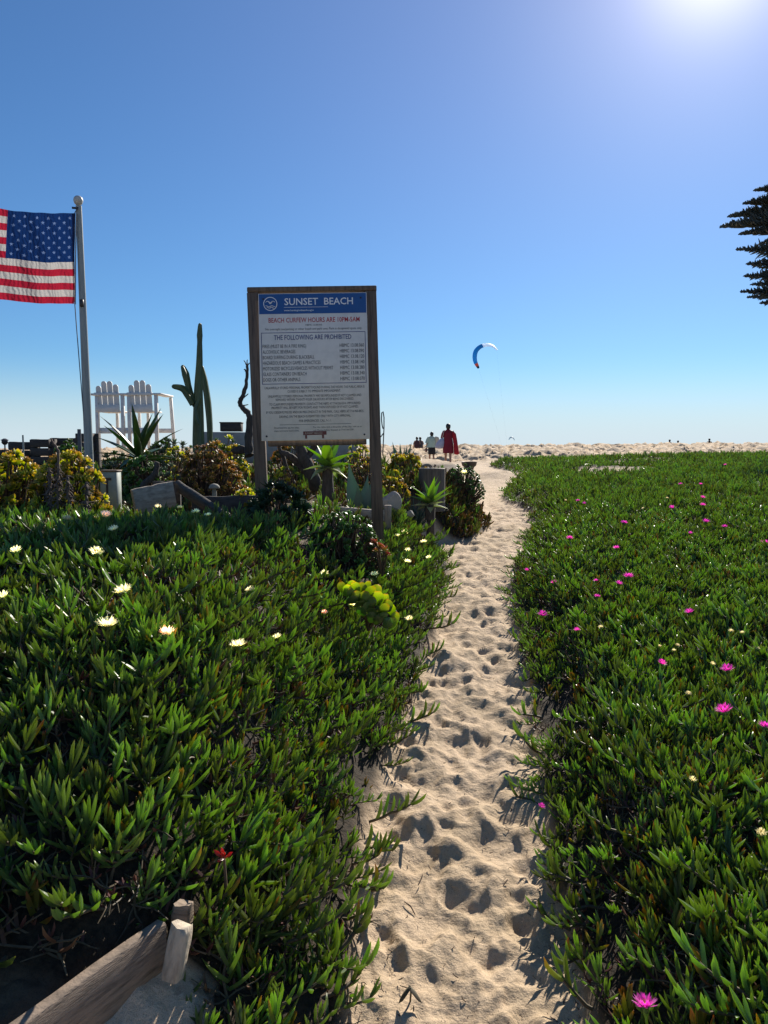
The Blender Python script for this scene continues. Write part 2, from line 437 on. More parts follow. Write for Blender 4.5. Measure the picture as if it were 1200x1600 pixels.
def grid_mesh(name, ys, us, mat, prints_on):
    Y, U = np.meshgrid(ys, us, indexing='ij')
    X = U * Y
    Z = ground_h(X, Y)
    pl = np.maximum(np.maximum(right_mask(X, Y), left_mask(X, Y)), red_mask(X, Y) * 1.0)
    if prints_on:
        sp = (Ledge(Y) + .06 > X).astype(float) * (Redge(Y) - .06 < X)
        for (cx, cy, a, L, Wd, dp) in prints:
            i0, i1 = np.searchsorted(ys, [cy - .4, cy + .4])
            if i1 <= i0: continue
            y0 = ys[(i0 + i1) // 2]
            j0, j1 = np.searchsorted(us, [(cx - .4) / max(cy - .3, .5) if cx < .4 else (cx - .4) / (cy + .4), (cx + .4) / max(cy - .4, .5)])
            xx, yy = X[i0:i1, j0:j1] - cx, Y[i0:i1, j0:j1] - cy
            ca, sa = math.cos(a), math.sin(a)
            l, w = yy * ca + xx * sa, -yy * sa + xx * ca
            w = w + .075 * fbm(xx * 8 + cx * 31, yy * 8 + cy * 17, 63, 3); l = l + .09 * fbm(xx * 7 + cx * 13, yy * 7 + cy * 11, 64, 3)
            w = w / (1 - .28 * np.exp(-((l + .03) / .05) ** 2))
            r = np.sqrt((l / L) ** 2 + (w / Wd) ** 2)
            slope = np.clip(.55 + .75 * l / L, .1, 1.25)                     # pushed deepest at the toe, trailing off at the heel
            dz = -dp * sst(1.28, .12, r) * slope + dp * .75 * np.exp(-((r - 1.3) / .24) ** 2) * np.clip(.45 + .6 * l / L, .1, 1)
            dz = dz + (.010 * fbm(xx * 24 + cx, yy * 24, 66, 3) - .004) * sst(1.1, .5, r)
            if (int(cx * 997) % 3) == 0 and cy < 5:
                dz = dz + .0028 * np.sin((l + .5 * np.abs(w)) * 2 * math.pi / .019) * sst(.95, .6, r)
            Z[i0:i1, j0:j1] += dz * (1 - pl[i0:i1, j0:j1])
    if prints_on:
        Z += (1 - pl) * (.008 * fbm(X * 26, Y * 26, 71, 2) + .058 * fbm(X * 7.5, Y * 6, 73, 2) + 0.042 * (.25 - np.abs(fbm(X * 6.5 + .8 * vn(X * 9, Y * 9, 5), Y * 5.5, 72, 3)) * 1.8)) * (Y < 12)
    me = bpy.data.meshes.new(name)
    nyy, nx = Y.shape
    co = np.stack([X, Y, Z], -1).reshape(-1, 3)
    idx = np.arange(nyy * nx).reshape(nyy, nx)
    q = np.stack([idx[:-1, :-1], idx[:-1, 1:], idx[1:, 1:], idx[1:, :-1]], -1).reshape(-1, 4)
    me.vertices.add(len(co)); me.vertices.foreach_set('co', co.ravel())
    me.loops.add(q.size); me.loops.foreach_set('vertex_index', q.ravel())
    me.polygons.add(len(q)); me.polygons.foreach_set('loop_start', np.arange(0, q.size, 4)); me.polygons.foreach_set('loop_total', np.full(len(q), 4))
    me.polygons.foreach_set('use_smooth', np.ones(len(q), bool))
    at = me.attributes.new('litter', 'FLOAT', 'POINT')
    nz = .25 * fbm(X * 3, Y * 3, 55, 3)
    soil = np.maximum(sst(.30, .55, Ledge(Y) - X + nz) * sst(4.6, 4.9, Y) * sst(15, 13, Y), sst(-.01, .03, -.575 - (1.845 - Y) * .571 - X) * sst(2.1, 1.9, Y))  # garden soil; behind the near plank its dark tone also imitates plant shade
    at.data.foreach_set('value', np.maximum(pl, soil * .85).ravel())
    me.materials.append(mat); me.update(); me.validate()
    return obj(name, me)

def sandmat():
    m, n, b, out = newmat('beach_sand'); L = n.links.new
    g = nd(n, 'ShaderNodeNewGeometry'); at = nd(n, 'ShaderNodeAttribute', attribute_name='litter')
    def noise(s, d=4, r=.6):
        x = nd(n, 'ShaderNodeTexNoise'); x.inputs['Scale'].default_value = s; x.inputs['Detail'].default_value = d; x.inputs['Roughness'].default_value = r
        L(g.outputs['Position'], x.inputs['Vector']); return x
    big, mid, fine = noise(1.6, 5), noise(22, 4), noise(420, 2)
    r1 = ramp(n, [(.3, (.50, .375, .235)), (.7, (.66, .50, .345))]); L(big.outputs['Fac'], r1.inputs[0])
    r2_ = ramp(n, [(.25, (.80, .78, .75)), (.6, (1, 1, 1))]); L(mid.outputs['Fac'], r2_.inputs[0])
    r3 = ramp(n, [(.30, (.34, .31, .28)), (.44, (.90, .90, .90)), (.7, (1.12, 1.12, 1.12))]); L(fine.outputs['Fac'], r3.inputs[0])
    m1 = nd(n, 'ShaderNodeMix', data_type='RGBA', blend_type='MULTIPLY'); m1.inputs[0].default_value = 1; L(r1.outputs[0], m1.inputs[6]); L(r2_.outputs[0], m1.inputs[7])
    m2 = nd(n, 'ShaderNodeMix', data_type='RGBA', blend_type='MULTIPLY'); m2.inputs[0].default_value = .8; L(m1.outputs[2], m2.inputs[6]); L(r3.outputs[0], m2.inputs[7])
    ln = noise(60, 4); r4 = ramp(n, [(.35, (.018, .014, .009)), (.65, (.055, .038, .022))]); L(ln.outputs['Fac'], r4.inputs[0])  # plant litter, painted darker to imitate black shade in gaps between shoots
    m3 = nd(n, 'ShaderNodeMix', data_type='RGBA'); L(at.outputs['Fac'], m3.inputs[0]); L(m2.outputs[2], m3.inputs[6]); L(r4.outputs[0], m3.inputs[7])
    L(m3.outputs[2], b.inputs['Base Color']); b.inputs['Roughness'].default_value = .9; b.inputs['Specular IOR Level'].default_value = .25
    b1 = nd(n, 'ShaderNodeBump'); b1.inputs['Strength'].default_value = .6; b1.inputs['Distance'].default_value = .004; L(fine.outputs['Fac'], b1.inputs['Height'])
    b2 = nd(n, 'ShaderNodeBump'); b2.inputs['Strength'].default_value = .55; b2.inputs['Distance'].default_value = .03; L(mid.outputs['Fac'], b2.inputs['Height']); L(b1.outputs[0], b2.inputs['Normal'])
    L(b2.outputs[0], b.inputs['Normal'])
    return m
M_sand = sandmat()

_us = np.unique(np.round(np.concatenate([[-6, -3, -1.6, -1.1, -.9], np.arange(-.75, -.16, .0075), np.arange(-.16, .32, .0028), np.arange(.32, .76, .0075), [.9, 1.1, 1.6, 3, 6]]), 5))
_ys = np.concatenate([np.exp(np.arange(math.log(.5), math.log(1.5), .02)), np.exp(np.arange(math.log(1.5), math.log(26), .0052)), [26]])
tag(grid_mesh('sand_ground', _ys, _us, M_sand, True), kind='structure')
_us2 = np.unique(np.round(np.concatenate([[-6, -4, -2, -1.2], np.arange(-.72, .72, .003), [1.2, 2, 4, 6]]), 5))
_ys2 = np.concatenate([np.exp(np.arange(math.log(26), math.log(110), .0055)), np.linspace(110, 160, 20)])
tag(grid_mesh('beach', _ys2, _us2, M_sand, False), kind='structure')
mb = MB(); mb.add([(-160, -60, -.25), (160, -60, -.25), (160, 4, -.25), (-160, 4, -.25)], [(0, 1, 2, 3)])
tag(mb.build('ground', M_sand), kind='structure')
def seamat():
    m, n, b, out = newmat('sea_water'); b.inputs['Base Color'].default_value = (.02, .06, .09, 1); b.inputs['Roughness'].default_value = .12
    g = nd(n, 'ShaderNodeNewGeometry'); x = nd(n, 'ShaderNodeTexNoise'); x.inputs['Scale'].default_value = .35; x.inputs['Detail'].default_value = 6; n.links.new(g.outputs['Position'], x.inputs['Vector'])
    bp = nd(n, 'ShaderNodeBump'); bp.inputs['Distance'].default_value = .6; bp.inputs['Strength'].default_value = .5; n.links.new(x.outputs['Fac'], bp.inputs['Height']); n.links.new(bp.outputs[0], b.inputs['Normal'])
    return m
mb = MB(); mb.add([(-15000, 118, -1.2), (15000, 118, -1.2), (15000, 25000, -1.2), (-15000, 25000, -1.2)], [(0, 1, 2, 3)])
tag(mb.build('sea', seamat()), kind='structure')

# ------------------------------------------------------------------ ice plant ground cover
G1 = [(0, (.118, .156, .062)), (.45, (.118, .175, .070)), (.9, (.155, .21, .085)), (1, (.19, .185, .085))]
M_ice = leafmat('ice_plant_leaf', G1, (.44, .46, .11), .48, .36, .40, .42)
M_ice_y = leafmat('ice_plant_leaf_yellowing', [(0, (.12, .15, .03)), (.6, (.17, .17, .03)), (1, (.25, .11, .03))], (.5, .5, .05), .34, .36, .3)
M_ice_dry = leafmat('ice_plant_dry_red', [(0, (.09, .04, .025)), (.5, (.12, .045, .03)), (1, (.16, .075, .04))], (.4, .2, .1), .15, .6, .4)
M_ice_red = leafmat('bronze_ice_plant_leaf', [(0, (.075, .10, .025)), (.5, (.11, .10, .03)), (1, (.17, .065, .03))], (.45, .42, .06), .34, .4, .4)
M_ice_stem = plain('ice_plant_stem', (.10, .075, .04), .7, .4, 20)

protos = bpy.data.collections.new('ice_plant_shoot_models')
def shoot(seed, npair=4, Lmax=.088, wd=.0105, spread=1.0, tall=.05, mats=None, nseg=4):
    r = random.Random(seed); mb = MB()
    lean = r.uniform(-.25, .25), r.uniform(-.25, .25)
    base = Vector((0, 0, -.07))
    top = Vector((lean[0] * tall, lean[1] * tall, tall * .55))
    mb.tube([base, base.lerp(top, .5) + Vector((r.uniform(-.01, .01), r.uniform(-.01, .01), 0)), top], [.0045, .004, .003], 5, 1, ts=[0, .2, .3])
    az = r.uniform(0, 6.28)
    for k in range(npair):
        f = k / (npair - 1)
        el = (.62 + .80 * f) / spread + r.uniform(-.16, .16)
        el = min(el, 1.45)
        O = base.lerp(top, .30 + .70 * f)
        for s in (0, 1):
            a = az + s * math.pi + r.uniform(-.3, .3)
            e = el + r.uniform(-.12, .12)
            D = Vector((math.cos(a) * math.cos(e), math.sin(a) * math.cos(e), math.sin(e)))
            N = Vector((-math.cos(a) * math.sin(e), -math.sin(a) * math.sin(e), math.cos(e)))
            Ls = Lmax * (1 - .28 * f) * r.uniform(.75, 1.12)
            mt = 0
            if mats and len(mats) > 2 and r.random() < .07: mt = 2
            mb.leaf(O, D, N, Ls, wd * r.uniform(.85, 1.2), wd * r.uniform(.9, 1.15), r.uniform(.05, .5), PR_FINGER, nseg, 'tri', mt)
        az += math.pi / 2 + r.uniform(-.2, .2)
    return mb
def trailing(seed, mat_i=0):
    """creeping stem with leaf pairs along it"""
    r = random.Random(seed); mb = MB()
    pts = [Vector((0, 0, 0))]; d = Vector((1, 0, .1))
    for k in range(6):
        d = (d + Vector((0, r.uniform(-.35, .35), r.uniform(-.15, .2)))).normalized(); pts.append(pts[-1] + d * .032)
    mb.tube(pts, [.005, .005, .0048, .0045, .004, .0035, .003], 5, 1)
    for k in range(1, 7):
        for s in (-1, 1):
            D = Vector((.45 if k < 6 else 1, s * (.8 if k % 2 else .25), .25 + (.55 if k % 2 == 0 else .1) + r.uniform(0, .3)))
            mb.leaf(pts[k], D, Vector((0, 0, 1)), r.uniform(.045, .075), .0095, .0095, r.uniform(.2, .6), PR_FINGER, 3, 'tri', 0)
    return mb
def drytangle(seed):
    r = random.Random(seed); mb = MB()
    for k in range(9):
        a = r.uniform(0, 6.28); p = Vector((0, 0, -.02)); pts = [p]
        d = Vector((math.cos(a), math.sin(a), r.uniform(-.2, .5)))
        for j in range(4):
            d = (d + Vector((r.uniform(-.5, .5), r.uniform(-.5, .5), r.uniform(-.4, .3)))).normalized(); p = p + d * .03; pts.append(p)
        mb.tube(pts, [.003, .003, .0025, .002, .0015], 4, 1)
        mb.leaf(pts[2], Vector((r.uniform(-1, 1), r.uniform(-1, 1), .3)), Vector((0, 0, 1)), r.uniform(.03, .055), .008, .006, .8, PR_FINGER, 3, 'tri', 0)
    return mb
_pm = []
def proto(mb, mats, nm='ice_plant_shoot'):
    o = bpy.data.objects.new(nm, mb.mesh(nm, mats)); protos.objects.link(o); o['kind'] = 'stuff'; _pm.append(o); o.name = 'ice_plant_shoot_%03d' % len(_pm)
for i in range(9): proto(shoot(100 + i, rng.choice([4, 5, 5, 6]), 00.102 * rng.uniform(.80, 1.15), .0078, rng.uniform(.8, 1.15), .075, [1, 2, 3], 5), [M_ice, M_ice_stem, M_ice_y])
for i in range(2): proto(shoot(140 + i, 4, .08, .0105, .9), [M_ice_y, M_ice_stem])            # 9,10
for i in range(3): proto(trailing(150 + i), [M_ice, M_ice_stem])                              # 11-13
for i in range(3): proto(drytangle(160 + i), [M_ice_dry, M_ice_stem])                         # 14-16
for i in range(4): proto(shoot(170 + i, 4, .075, .012, .95), [M_ice_red, M_ice_stem])         # 17-20

def instancer(name, pts, rots, scls, idxs, coll, kind='stuff', label=None, cat=None):
    me = bpy.data.meshes.new(name)
    n = len(pts)
    me.vertices.add(n); me.vertices.foreach_set('co', np.asarray(pts, np.float32).ravel())
    a = me.attributes.new('rot', 'FLOAT_VECTOR', 'POINT'); a.data.foreach_set('vector', np.asarray(rots, np.float32).ravel())
    a = me.attributes.new('scl', 'FLOAT', 'POINT'); a.data.foreach_set('value', np.asarray(scls, np.float32))
    a = me.attributes.new('pick', 'INT', 'POINT'); a.data.foreach_set('value', np.asarray(idxs, np.int32))
    o = obj(name, me)
    g = bpy.data.node_groups.new(name + '_scatter', 'GeometryNodeTree')
    g.interface.new_socket('Geometry', in_out='INPUT', socket_type='NodeSocketGeometry')
    g.interface.new_socket('Geometry', in_out='OUTPUT', socket_type='NodeSocketGeometry')
    gi, go = g.nodes.new('NodeGroupInput'), g.nodes.new('NodeGroupOutput')
    ip = g.nodes.new('GeometryNodeInstanceOnPoints'); ci = g.nodes.new('GeometryNodeCollectionInfo')
    ci.inputs['Collection'].default_value = coll; ci.inputs['Separate Children'].default_value = True; ci.inputs['Reset Children'].default_value = True
    def na(nm, ty):
        x = g.nodes.new('GeometryNodeInputNamedAttribute'); x.data_type = ty; x.inputs['Name'].default_value = nm
        return [s for s in x.outputs if s.enabled and s.name == 'Attribute'][0]
    L = g.links.new
    L(gi.outputs[0], ip.inputs['Points']); L(ci.outputs[0], ip.inputs['Instance'])
    ip.inputs['Pick Instance'].default_value = True
    L(na('pick', 'INT'), ip.inputs['Instance Index'])
    e2r = g.nodes.new('FunctionNodeEulerToRotation'); L(na('rot', 'FLOAT_VECTOR'), e2r.inputs[0]); L(e2r.outputs[0], ip.inputs['Rotation'])
    L(na('scl', 'FLOAT'), ip.inputs['Scale'])
    L(ip.outputs[0], go.inputs[0])
    md = o.modifiers.new('scatter', 'NODES'); md.node_group = g
    tag(o, label, cat, kind=kind)
    return o

def normals(x, y, e=.04):
    zx = (ground_h(x + e, y) - ground_h(x - e, y)) / (2 * e); zy = (ground_h(x, y + e) - ground_h(x, y - e)) / (2 * e)
    n = np.stack([-zx, -zy, np.ones_like(zx)], -1)
    return n / np.linalg.norm(n, axis=1, keepdims=True)

def scatter(mask, y0, y1, xlo, xhi, spacing, edge, seed, pick, scale, lift=(-.02, .06), upw=.75, dens=None):
    r = np.random.RandomState(seed)
    xs, ys_ = [], []
    yy = y0
    while yy < y1:
        s = spacing(yy)
        a, b = xlo(yy), xhi(yy)
        k = np.arange(a, b, s)
        xs.append(k + r.uniform(-.5, .5, len(k)) * s); ys_.append(yy + r.uniform(-.5, .5, len(k)) * s)
        yy += s
    x, yv = np.concatenate(xs), np.concatenate(ys_)
    keep = mask(x, yv) > .5
    if dens is not None: keep &= r.uniform(0, 1, len(x)) < dens(x, yv)
    x, yv = x[keep], yv[keep]
    z = ground_h(x, yv); n = normals(x, yv)
    up = n * (1 - upw) + np.array([0, 0, 1]) * upw + r.normal(0, .22, (len(x), 3)) * [1, 1, .3]
    out_e = edge(x, yv)
    pts, rots, scls, idx = [], [], [], []
    for i in range(len(x)):
        u = Vector(up[i]).normalized()
        q = u.to_track_quat('Z', 'Y') @ Quaternion((0, 0, 1), r.uniform(0, 6.28))
        j = pick(r, out_e[i], x[i], yv[i])
        if 11 <= j <= 13:
            a = r.uniform(-.9, .9) + (math.pi if mask is right_mask else 0)
            q = Vector(n[i]).to_track_quat('Z', 'Y') @ Quaternion((0, 0, 1), 0)
            q = Quaternion((0, 0, 1), a) if out_e[i] < .3 else Quaternion((0, 0, 1), r.uniform(0, 6.28))
            q = q @ Quaternion((0, 1, 0), .25 if out_e[i] < .12 else 0)
        rots.append(q.to_euler()); scls.append(scale(r, yv[i], out_e[i]))
        pts.append((x[i], yv[i], z[i] + r.uniform(*lift) * scls[-1] * (.4 if out_e[i] < .06 else 1)))
        idx.append(j)
    return pts, rots, scls, idx

def pick_green(r, e, x, y):
    t = r.uniform()
    if e < .10: return (int(r.randint(0, 9)) if t < .5 else (11 + r.randint(3) if t < .72 else (14 + r.randint(3) if t < .9 else 9 + r.randint(2))))
    if e < .3: return int(r.randint(0, 9)) if t < .78 else (11 + r.randint(3) if t < .86 else (14 + r.randint(3) if t < .95 else 9 + r.randint(2)))
    return int(r.randint(0, 9)) if t < .94 else (9 + r.randint(2) if t < .955 else (11 + r.randint(3) if t < .975 else 14 + r.randint(3)))

def clumpy(x, y): return np.clip(.80 + 2.0 * fbm(x * 2.3, y * 2.3, 91, 3), .28, 1)
Lp = scatter(left_mask, 1.15, 7.9, lambda y: -.66 * y - .5, lambda y: 1.0, lambda y: .048 if y < 2.7 else .042, lambda x, y: Ledge(y) - x, 7,
             pick_green, lambda r, y, e: r.uniform(.72, 1.25) * (1.0 if e > .2 else .85) * np.interp(y, [2.0, 3], [.95, .78]), (-.03, .09), .7, lambda x, y: np.clip(.66 + 2.8 * fbm(x * 1.9, y * 1.9, 92, 3), .16, 1))
instancer('ice_plant_bank', *Lp, protos, label='green ice plant covering the sandy bank left of the path')
def sp_r(y): return .046 if y < 3 else (.044 if y < 7 else (.056 if y < 11 else (.085 if y < 17 else .13)))
def sc_r(r, y, e): return r.uniform(.72, 1.15) * (1.0 if e > .2 else .85) * np.interp(y, [0, 5, 10, 16, 30], [.95, .80, .95, 1.2, 1.6])
Rp = scatter(right_mask, 1.15, 31, lambda y: .0, lambda y: .60 * y + .6, sp_r, lambda x, y: x - Redge(y), 8, pick_green, sc_r, (-.01, .06), .8, clumpy)
instancer('ice_plant_field', *Rp, protos, label='green ice plant carpet right of the path')
def pick_under(r, e, x, y):
    t = r.uniform(); return (14 + r.randint(3)) if t < .45 else ((11 + r.randint(3)) if t < .85 else 9 + r.randint(2))
for nm, mk, lo, hi, ed, y1, sd, lb in (('ice_plant_runners', lambda x, y: left_mask(x, y) * (Ledge(y) - x > .20), lambda y: -.66 * y - .5, lambda y: 1.0, lambda x, y: Ledge(y) - x, 7.8, 31, 'tangle of runners and dead stems under the left ice plant'),
                                       ('ice_plant_runners', lambda x, y: right_mask(x, y) * (x - Redge(y) > .20), lambda y: 0.0, lambda y: .6 * y + .4, lambda x, y: x - Redge(y), 9, 32, 'tangle of runners and dead stems under the right ice plant')):
    U_ = scatter(mk, 1.15, y1, lo, hi, lambda y: .075, ed, sd, pick_under, lambda r, y, e: r.uniform(.8, 1.3), (-.005, .03), .6)
    instancer(nm, *U_, protos, label=lb)
Bp = scatter(red_mask, 8.4, 11.4, lambda y: -.6, lambda y: 1.9, lambda y: .06, lambda x, y: Ledge(y) - x, 9,
             lambda r, e, x, y: 17 + r.randint(4) if r.uniform() < .8 else r.randint(0, 9), lambda r, y, e: r.uniform(.9, 1.3), (0, .10), .55)
instancer('bronze_ice_plant_mat', *Bp, protos, label='bronze tinged ice plant hanging over the sandy bank')
print('shoots', len(Lp[0]), len(Rp[0]), len(Bp[0]))

_td = np.concatenate([np.arange(1.2, 12, .01), np.arange(12, 40, .04)])
def surf(px, py, lift=.10):
    a, b, c = ray(px, py); xs = a / b * _td; zs = EYE + c / b * _td
    g = ground_h(xs, _td) + lift
    k = np.argmax(zs <= g)
    return Vector((xs[k], _td[k], g[k]))

# ------------------------------------------------------------------ beach sign
def flat(name, col, rough=.5, var=.06):
    return plain(name, col, rough, var, 14)
M_panel = flat('sign_panel_white', (.76, .71, .64), .45, .10)
M_blue = flat('sign_blue', (.008, .075, .27), .45)
M_txt_w = flat('print_white', (.75, .76, .78)); M_txt_r = flat('print_red', (.42, .02, .03)); M_txt_b = flat('print_navy', (.02, .04, .16)); M_txt_k = flat('print_black', (.02, .02, .025))
M_brown = flat('print_brown', (.16, .03, .015)); M_cream = flat('print_cream', (.6, .5, .35))
M_bolt = plain('bolt_steel', (.05, .05, .055), .5, .3, 30, metal=.6)
sign = thing('beach_sign', 'tall two post beach rules sign with blue header and weathered wooden frame', 'sign', P(491, 573, 6.3), (RAD(-5), RAD(-1.2), RAD(2)))
KS = 6.33 / 1200
def sx(px): return (px - 491) * KS
def sz(py): return (573 - py) * KS
for (xa, xb, ztop) in ((-92 * KS, -84 * KS, sz(456.4)), (89.5 * KS, 92 * KS, sz(456.4))):
    mb = MB(); zb = sz(845); cx = (xa + xb) / 2; ang = math.atan2(xb - xa, zb - ztop)
    mb.box((0, 0, 0), (.093, .093, ztop - zb), None, 0, bev=.006)
    o = mb.build('post', M_wood_dark, sign, (cx, .05, (ztop + zb) / 2)); o.rotation_euler = (0, math.atan2(xa - xb, ztop - zb), 0)
mb = MB(); mb.box((0, 0, 0), (199 * KS, .10, .040), None, 0, bev=.005)
mb.build('top_rail', M_wood_dark, sign, (-.004, .05, sz(452.5)))
mb = MB(); mb.box((0, 0, 0), (.80, .05, .045), None, 0, bev=.005)
mb.build('bottom_rail', M_wood_dark, sign, (.01, .045, sz(689)))
PW, PH = 166 * KS, 226 * KS
mb = MB(); mb.box((0, 0, 0), (PW, .012, PH), None, 0, bev=.003)
panel = mb.build('panel', M_panel, sign, (0.0, -.006, 0))
FY = -.0062                                     # front face of the panel (towards the path)
def rect(name, x0, x1, z0, z1, mt, off=.0012, th=.0012):
    mb = MB(); mb.box(((x0 + x1) / 2, FY - off + th / 2, (z0 + z1) / 2), (x1 - x0, th, z1 - z0)); return mb.build(name, mt, panel)
# panel picture coordinates: 0..100 across, 0..136 down
def ux(u): return (u / 100 - .5) * PW
def uz(v): return PH / 2 - v / 136 * PH
rect('header_band', ux(.6), ux(99.4), uz(19), uz(.6), M_blue, .0010, .001)
_texts = []
def text(name, s, u0, u1, v0, v1, mt, lo=False, parent=None):
    """one printed line between v0 (top) and v1 (baseline), stretched from u0 to u1"""
    cu = bpy.data.curves.new(name, 'FONT'); cu.body = s; cu.resolution_u = 2; cu.offset = .010 if mt in (M_txt_w, M_txt_r, M_txt_b) else 0
    o = obj('text_source', cu); _texts.append((o, name, u0, u1, v0, v1, mt, parent or panel))
text('title_text', 'SUNSET', 24, 55, 4.6, 10.9, M_txt_w); text('title_text', 'BEACH', 60.6, 87.2, 4.6, 10.9, M_txt_w)
rect('header_rule', ux(23.5), ux(64), uz(13.2), uz(12.9), M_txt_w, .0022, .001)
text('address_text', 'www.huntingtonbeachca.gov', 23.5, 51, 15.0, 16.6, M_txt_w)
text('curfew_text', 'BEACH CURFEW HOURS ARE 10PM-5AM', 9, 93, 22.6, 27, M_txt_r)
text('code_text', 'HBMC 13.08.010', 43, 58, 28.7, 30.3, M_txt_k)
text('notice_text', 'No overnight use/parking or other beach and park uses. Park in designated spots only.', 6, 95, 32, 34, M_txt_k)
text('heading_text', 'THE FOLLOWING ARE PROHIBITED', 13.5, 85, 38.6, 43, M_txt_b)
rules = [('FIRES (MUST BE IN A FIRE RING)', 'HBMC 13.08.060', 43), ('ALCOHOLIC BEVERAGES', 'HBMC 13.08.090', 33), ('BOARD SURFING DURING BLACKBALL', 'HBMC 13.08.120', 50.5), ('HAZARDOUS BEACH GAMES & PRACTICES', 'HBMC 13.08.140', 56),
         ('MOTORIZED BICYCLES/VEHICLES WITHOUT PERMIT', 'HBMC 13.08.280', 67.5), ('GLASS CONTAINERS ON BEACH', 'HBMC 13.08.340', 43), ('DOGS OR OTHER ANIMALS', 'HBMC 13.08.070', 37)]
for i, (a, b, w) in enumerate(rules):
    v = 47.2 + i * 5.15
    text('rule_text', a, 3, w, v, v + 3.2, M_txt_k); text('rule_code', b, 74, 96.5, v, v + 3.2, M_txt_k)
for (x0, x1, z0, z1) in ((1.8, 98, 36.2, 36.7), (1.8, 98, 83.4, 83.9), (1.8, 2.3, 36.7, 83.4), (97.5, 98, 36.7, 83.4)):
    rect('rule_box_line', ux(x0), ux(x1), uz(z1), uz(z0), M_txt_b)
paras = [('UNLAWFULLY STORED PERSONAL PROPERTY FOUND DURING THE HOURS THE PUBLIC AREA IS', 4, 96), ('CLOSED IS SUBJECT TO IMMEDIATE IMPOUNDMENT.', 25, 74), ('UNLAWFULLY STORED PERSONAL PROPERTY MAY BE IMPOUNDED IF NOT CLAIMED AND', 7, 93), ('REMOVED WITHIN TWENTY-FOUR (24) HOURS AFTER BEING DISCOVERED.', 14, 86),
         ('TO CLAIM IMPOUNDED PROPERTY, CONTACT THE HBPD AT 714-536-5514. IMPOUNDED', 8, 92), ('PROPERTY WILL BE KEPT FOR 90 DAYS AND THEN DISPOSED OF IF NOT CLAIMED.', 10, 90), ('IF YOU OBSERVE MISUSE AND/OR MISCONDUCT IN THE PARK, CALL HBPD AT 714-960-8825.', 5, 95), ('DRIVING ON THE BEACH IS PERMITTED ONLY WITH CITY APPROVAL.', 17, 83), ('FOR EMERGENCIES, CALL 9-1-1.', 35, 65)]
for (s, a, b), v in zip(paras, (86.2, 89.6, 94, 97.2, 101.4, 104.6, 108.8, 112.8, 117)):
    text('notice_text', s, a, b, v, v + 2.2, M_txt_k)
rect('divider_line', ux(17), ux(83), uz(121.6), uz(121.3), M_txt_k)
text('small_text', 'Download the app for tides,', 12, 35, 123.4, 124.9, M_txt_k); text('small_text', 'maps and more beach news.', 12, 35, 126.2, 127.7, M_txt_k)
text('small_text', 'For the rules and ordinances of the city, visit us or', 48, 93, 123.4, 124.9, M_txt_k); text('small_text', 'call Marine Safety dispatch at 714-536-5281.', 48, 86, 126.2, 127.7, M_txt_k)
rect('emblem_board', ux(38.5), ux(60), uz(131.3), uz(127.9), M_brown)
rect('emblem_post', ux(40.2), ux(42), uz(134.6), uz(131.4), M_brown); rect('emblem_post', ux(55.8), ux(57.6), uz(134.6), uz(131.4), M_brown)
text('emblem_text', 'SUNSET BEACH', 40, 56, 128.8, 130.4, M_cream)
bpy.context.view_layer.update()
_dg = bpy.context.evaluated_depsgraph_get()
for o, name, u0, u1, v0, v1, mt, par in _texts:
    me = bpy.data.meshes.new_from_object(o.evaluated_get(_dg)); me.name = name
    n = len(me.vertices); co = np.empty(n * 3, np.float32); me.vertices.foreach_get('co', co); co = co.reshape(-1, 3)
    lo, hi = co.min(0), co.max(0)
    X = ux(u0) + (co[:, 0] - lo[0]) / (hi[0] - lo[0]) * (ux(u1) - ux(u0))
    cap = hi[1] if name not in ('address_text', 'notice_text', 'small_text') else hi[1]
    low = 0.0
    Z = uz(v1) + (co[:, 1] - low) / (cap - low) * (uz(v0) - uz(v1))
    off = FY - .0026 if name in ('title_text', 'address_text', 'emblem_text') else FY - .0012
    co2 = np.stack([X, np.full(n, off), Z], 1).astype(np.float32)
    me.vertices.foreach_set('co', co2.ravel()); me.materials.clear(); me.materials.append(mt); me.update()
    obj(name, me, panel)
    cu = o.data; bpy.data.objects.remove(o); bpy.data.curves.remove(cu)
# round emblem in the header: two rings, sun and waves
mb = MB()
cx, cz, R0 = ux(11), uz(9.6), 6.4 / 100 * PW
def ring(mb, cx, cz, r0, r1, y, n=36, m=0):
    vs = []; fs = []
    for k in range(n):
        a = 2 * math.pi * k / n
        for yy in (y, y - .0008):
            vs.append((cx + r0 * math.cos(a), yy, cz + r0 * math.sin(a))); vs.append((cx + r1 * math.cos(a), yy, cz + r1 * math.sin(a)))
    for k in range(n):
        a, b = k * 4, ((k + 1) % n) * 4
        fs += [(a + 2, a + 3, b + 3, b + 2), (a, b, b + 1, a + 1), (a + 1, b + 1, b + 3, a + 3), (a, a + 2, b + 2, b)]
    mb.add(vs, fs, m, smooth=False)
ring(mb, cx, cz, R0 * .90, R0, FY - .0016)
for zz, w, fr in ((-.34, .70, 5.5), (-.56, .52, 5.5)):
    mb.tube([Vector((cx + R0 * w * t, FY - .002, cz + R0 * (zz + .07 * math.sin(t * fr)))) for t in np.linspace(-1, 1, 17)], R0 * .05, 4)
for sg in (-1, 1):
    mb.tube([Vector((cx + sg * R0 * .68 * t, FY - .002, cz + R0 * (.02 + .36 * math.sin(t * 2.6)))) for t in np.linspace(0, 1, 9)], [R0 * .10 * (1 - .7 * t) for t in np.linspace(0, 1, 9)], 4)
mb.build('emblem', M_txt_w, panel)
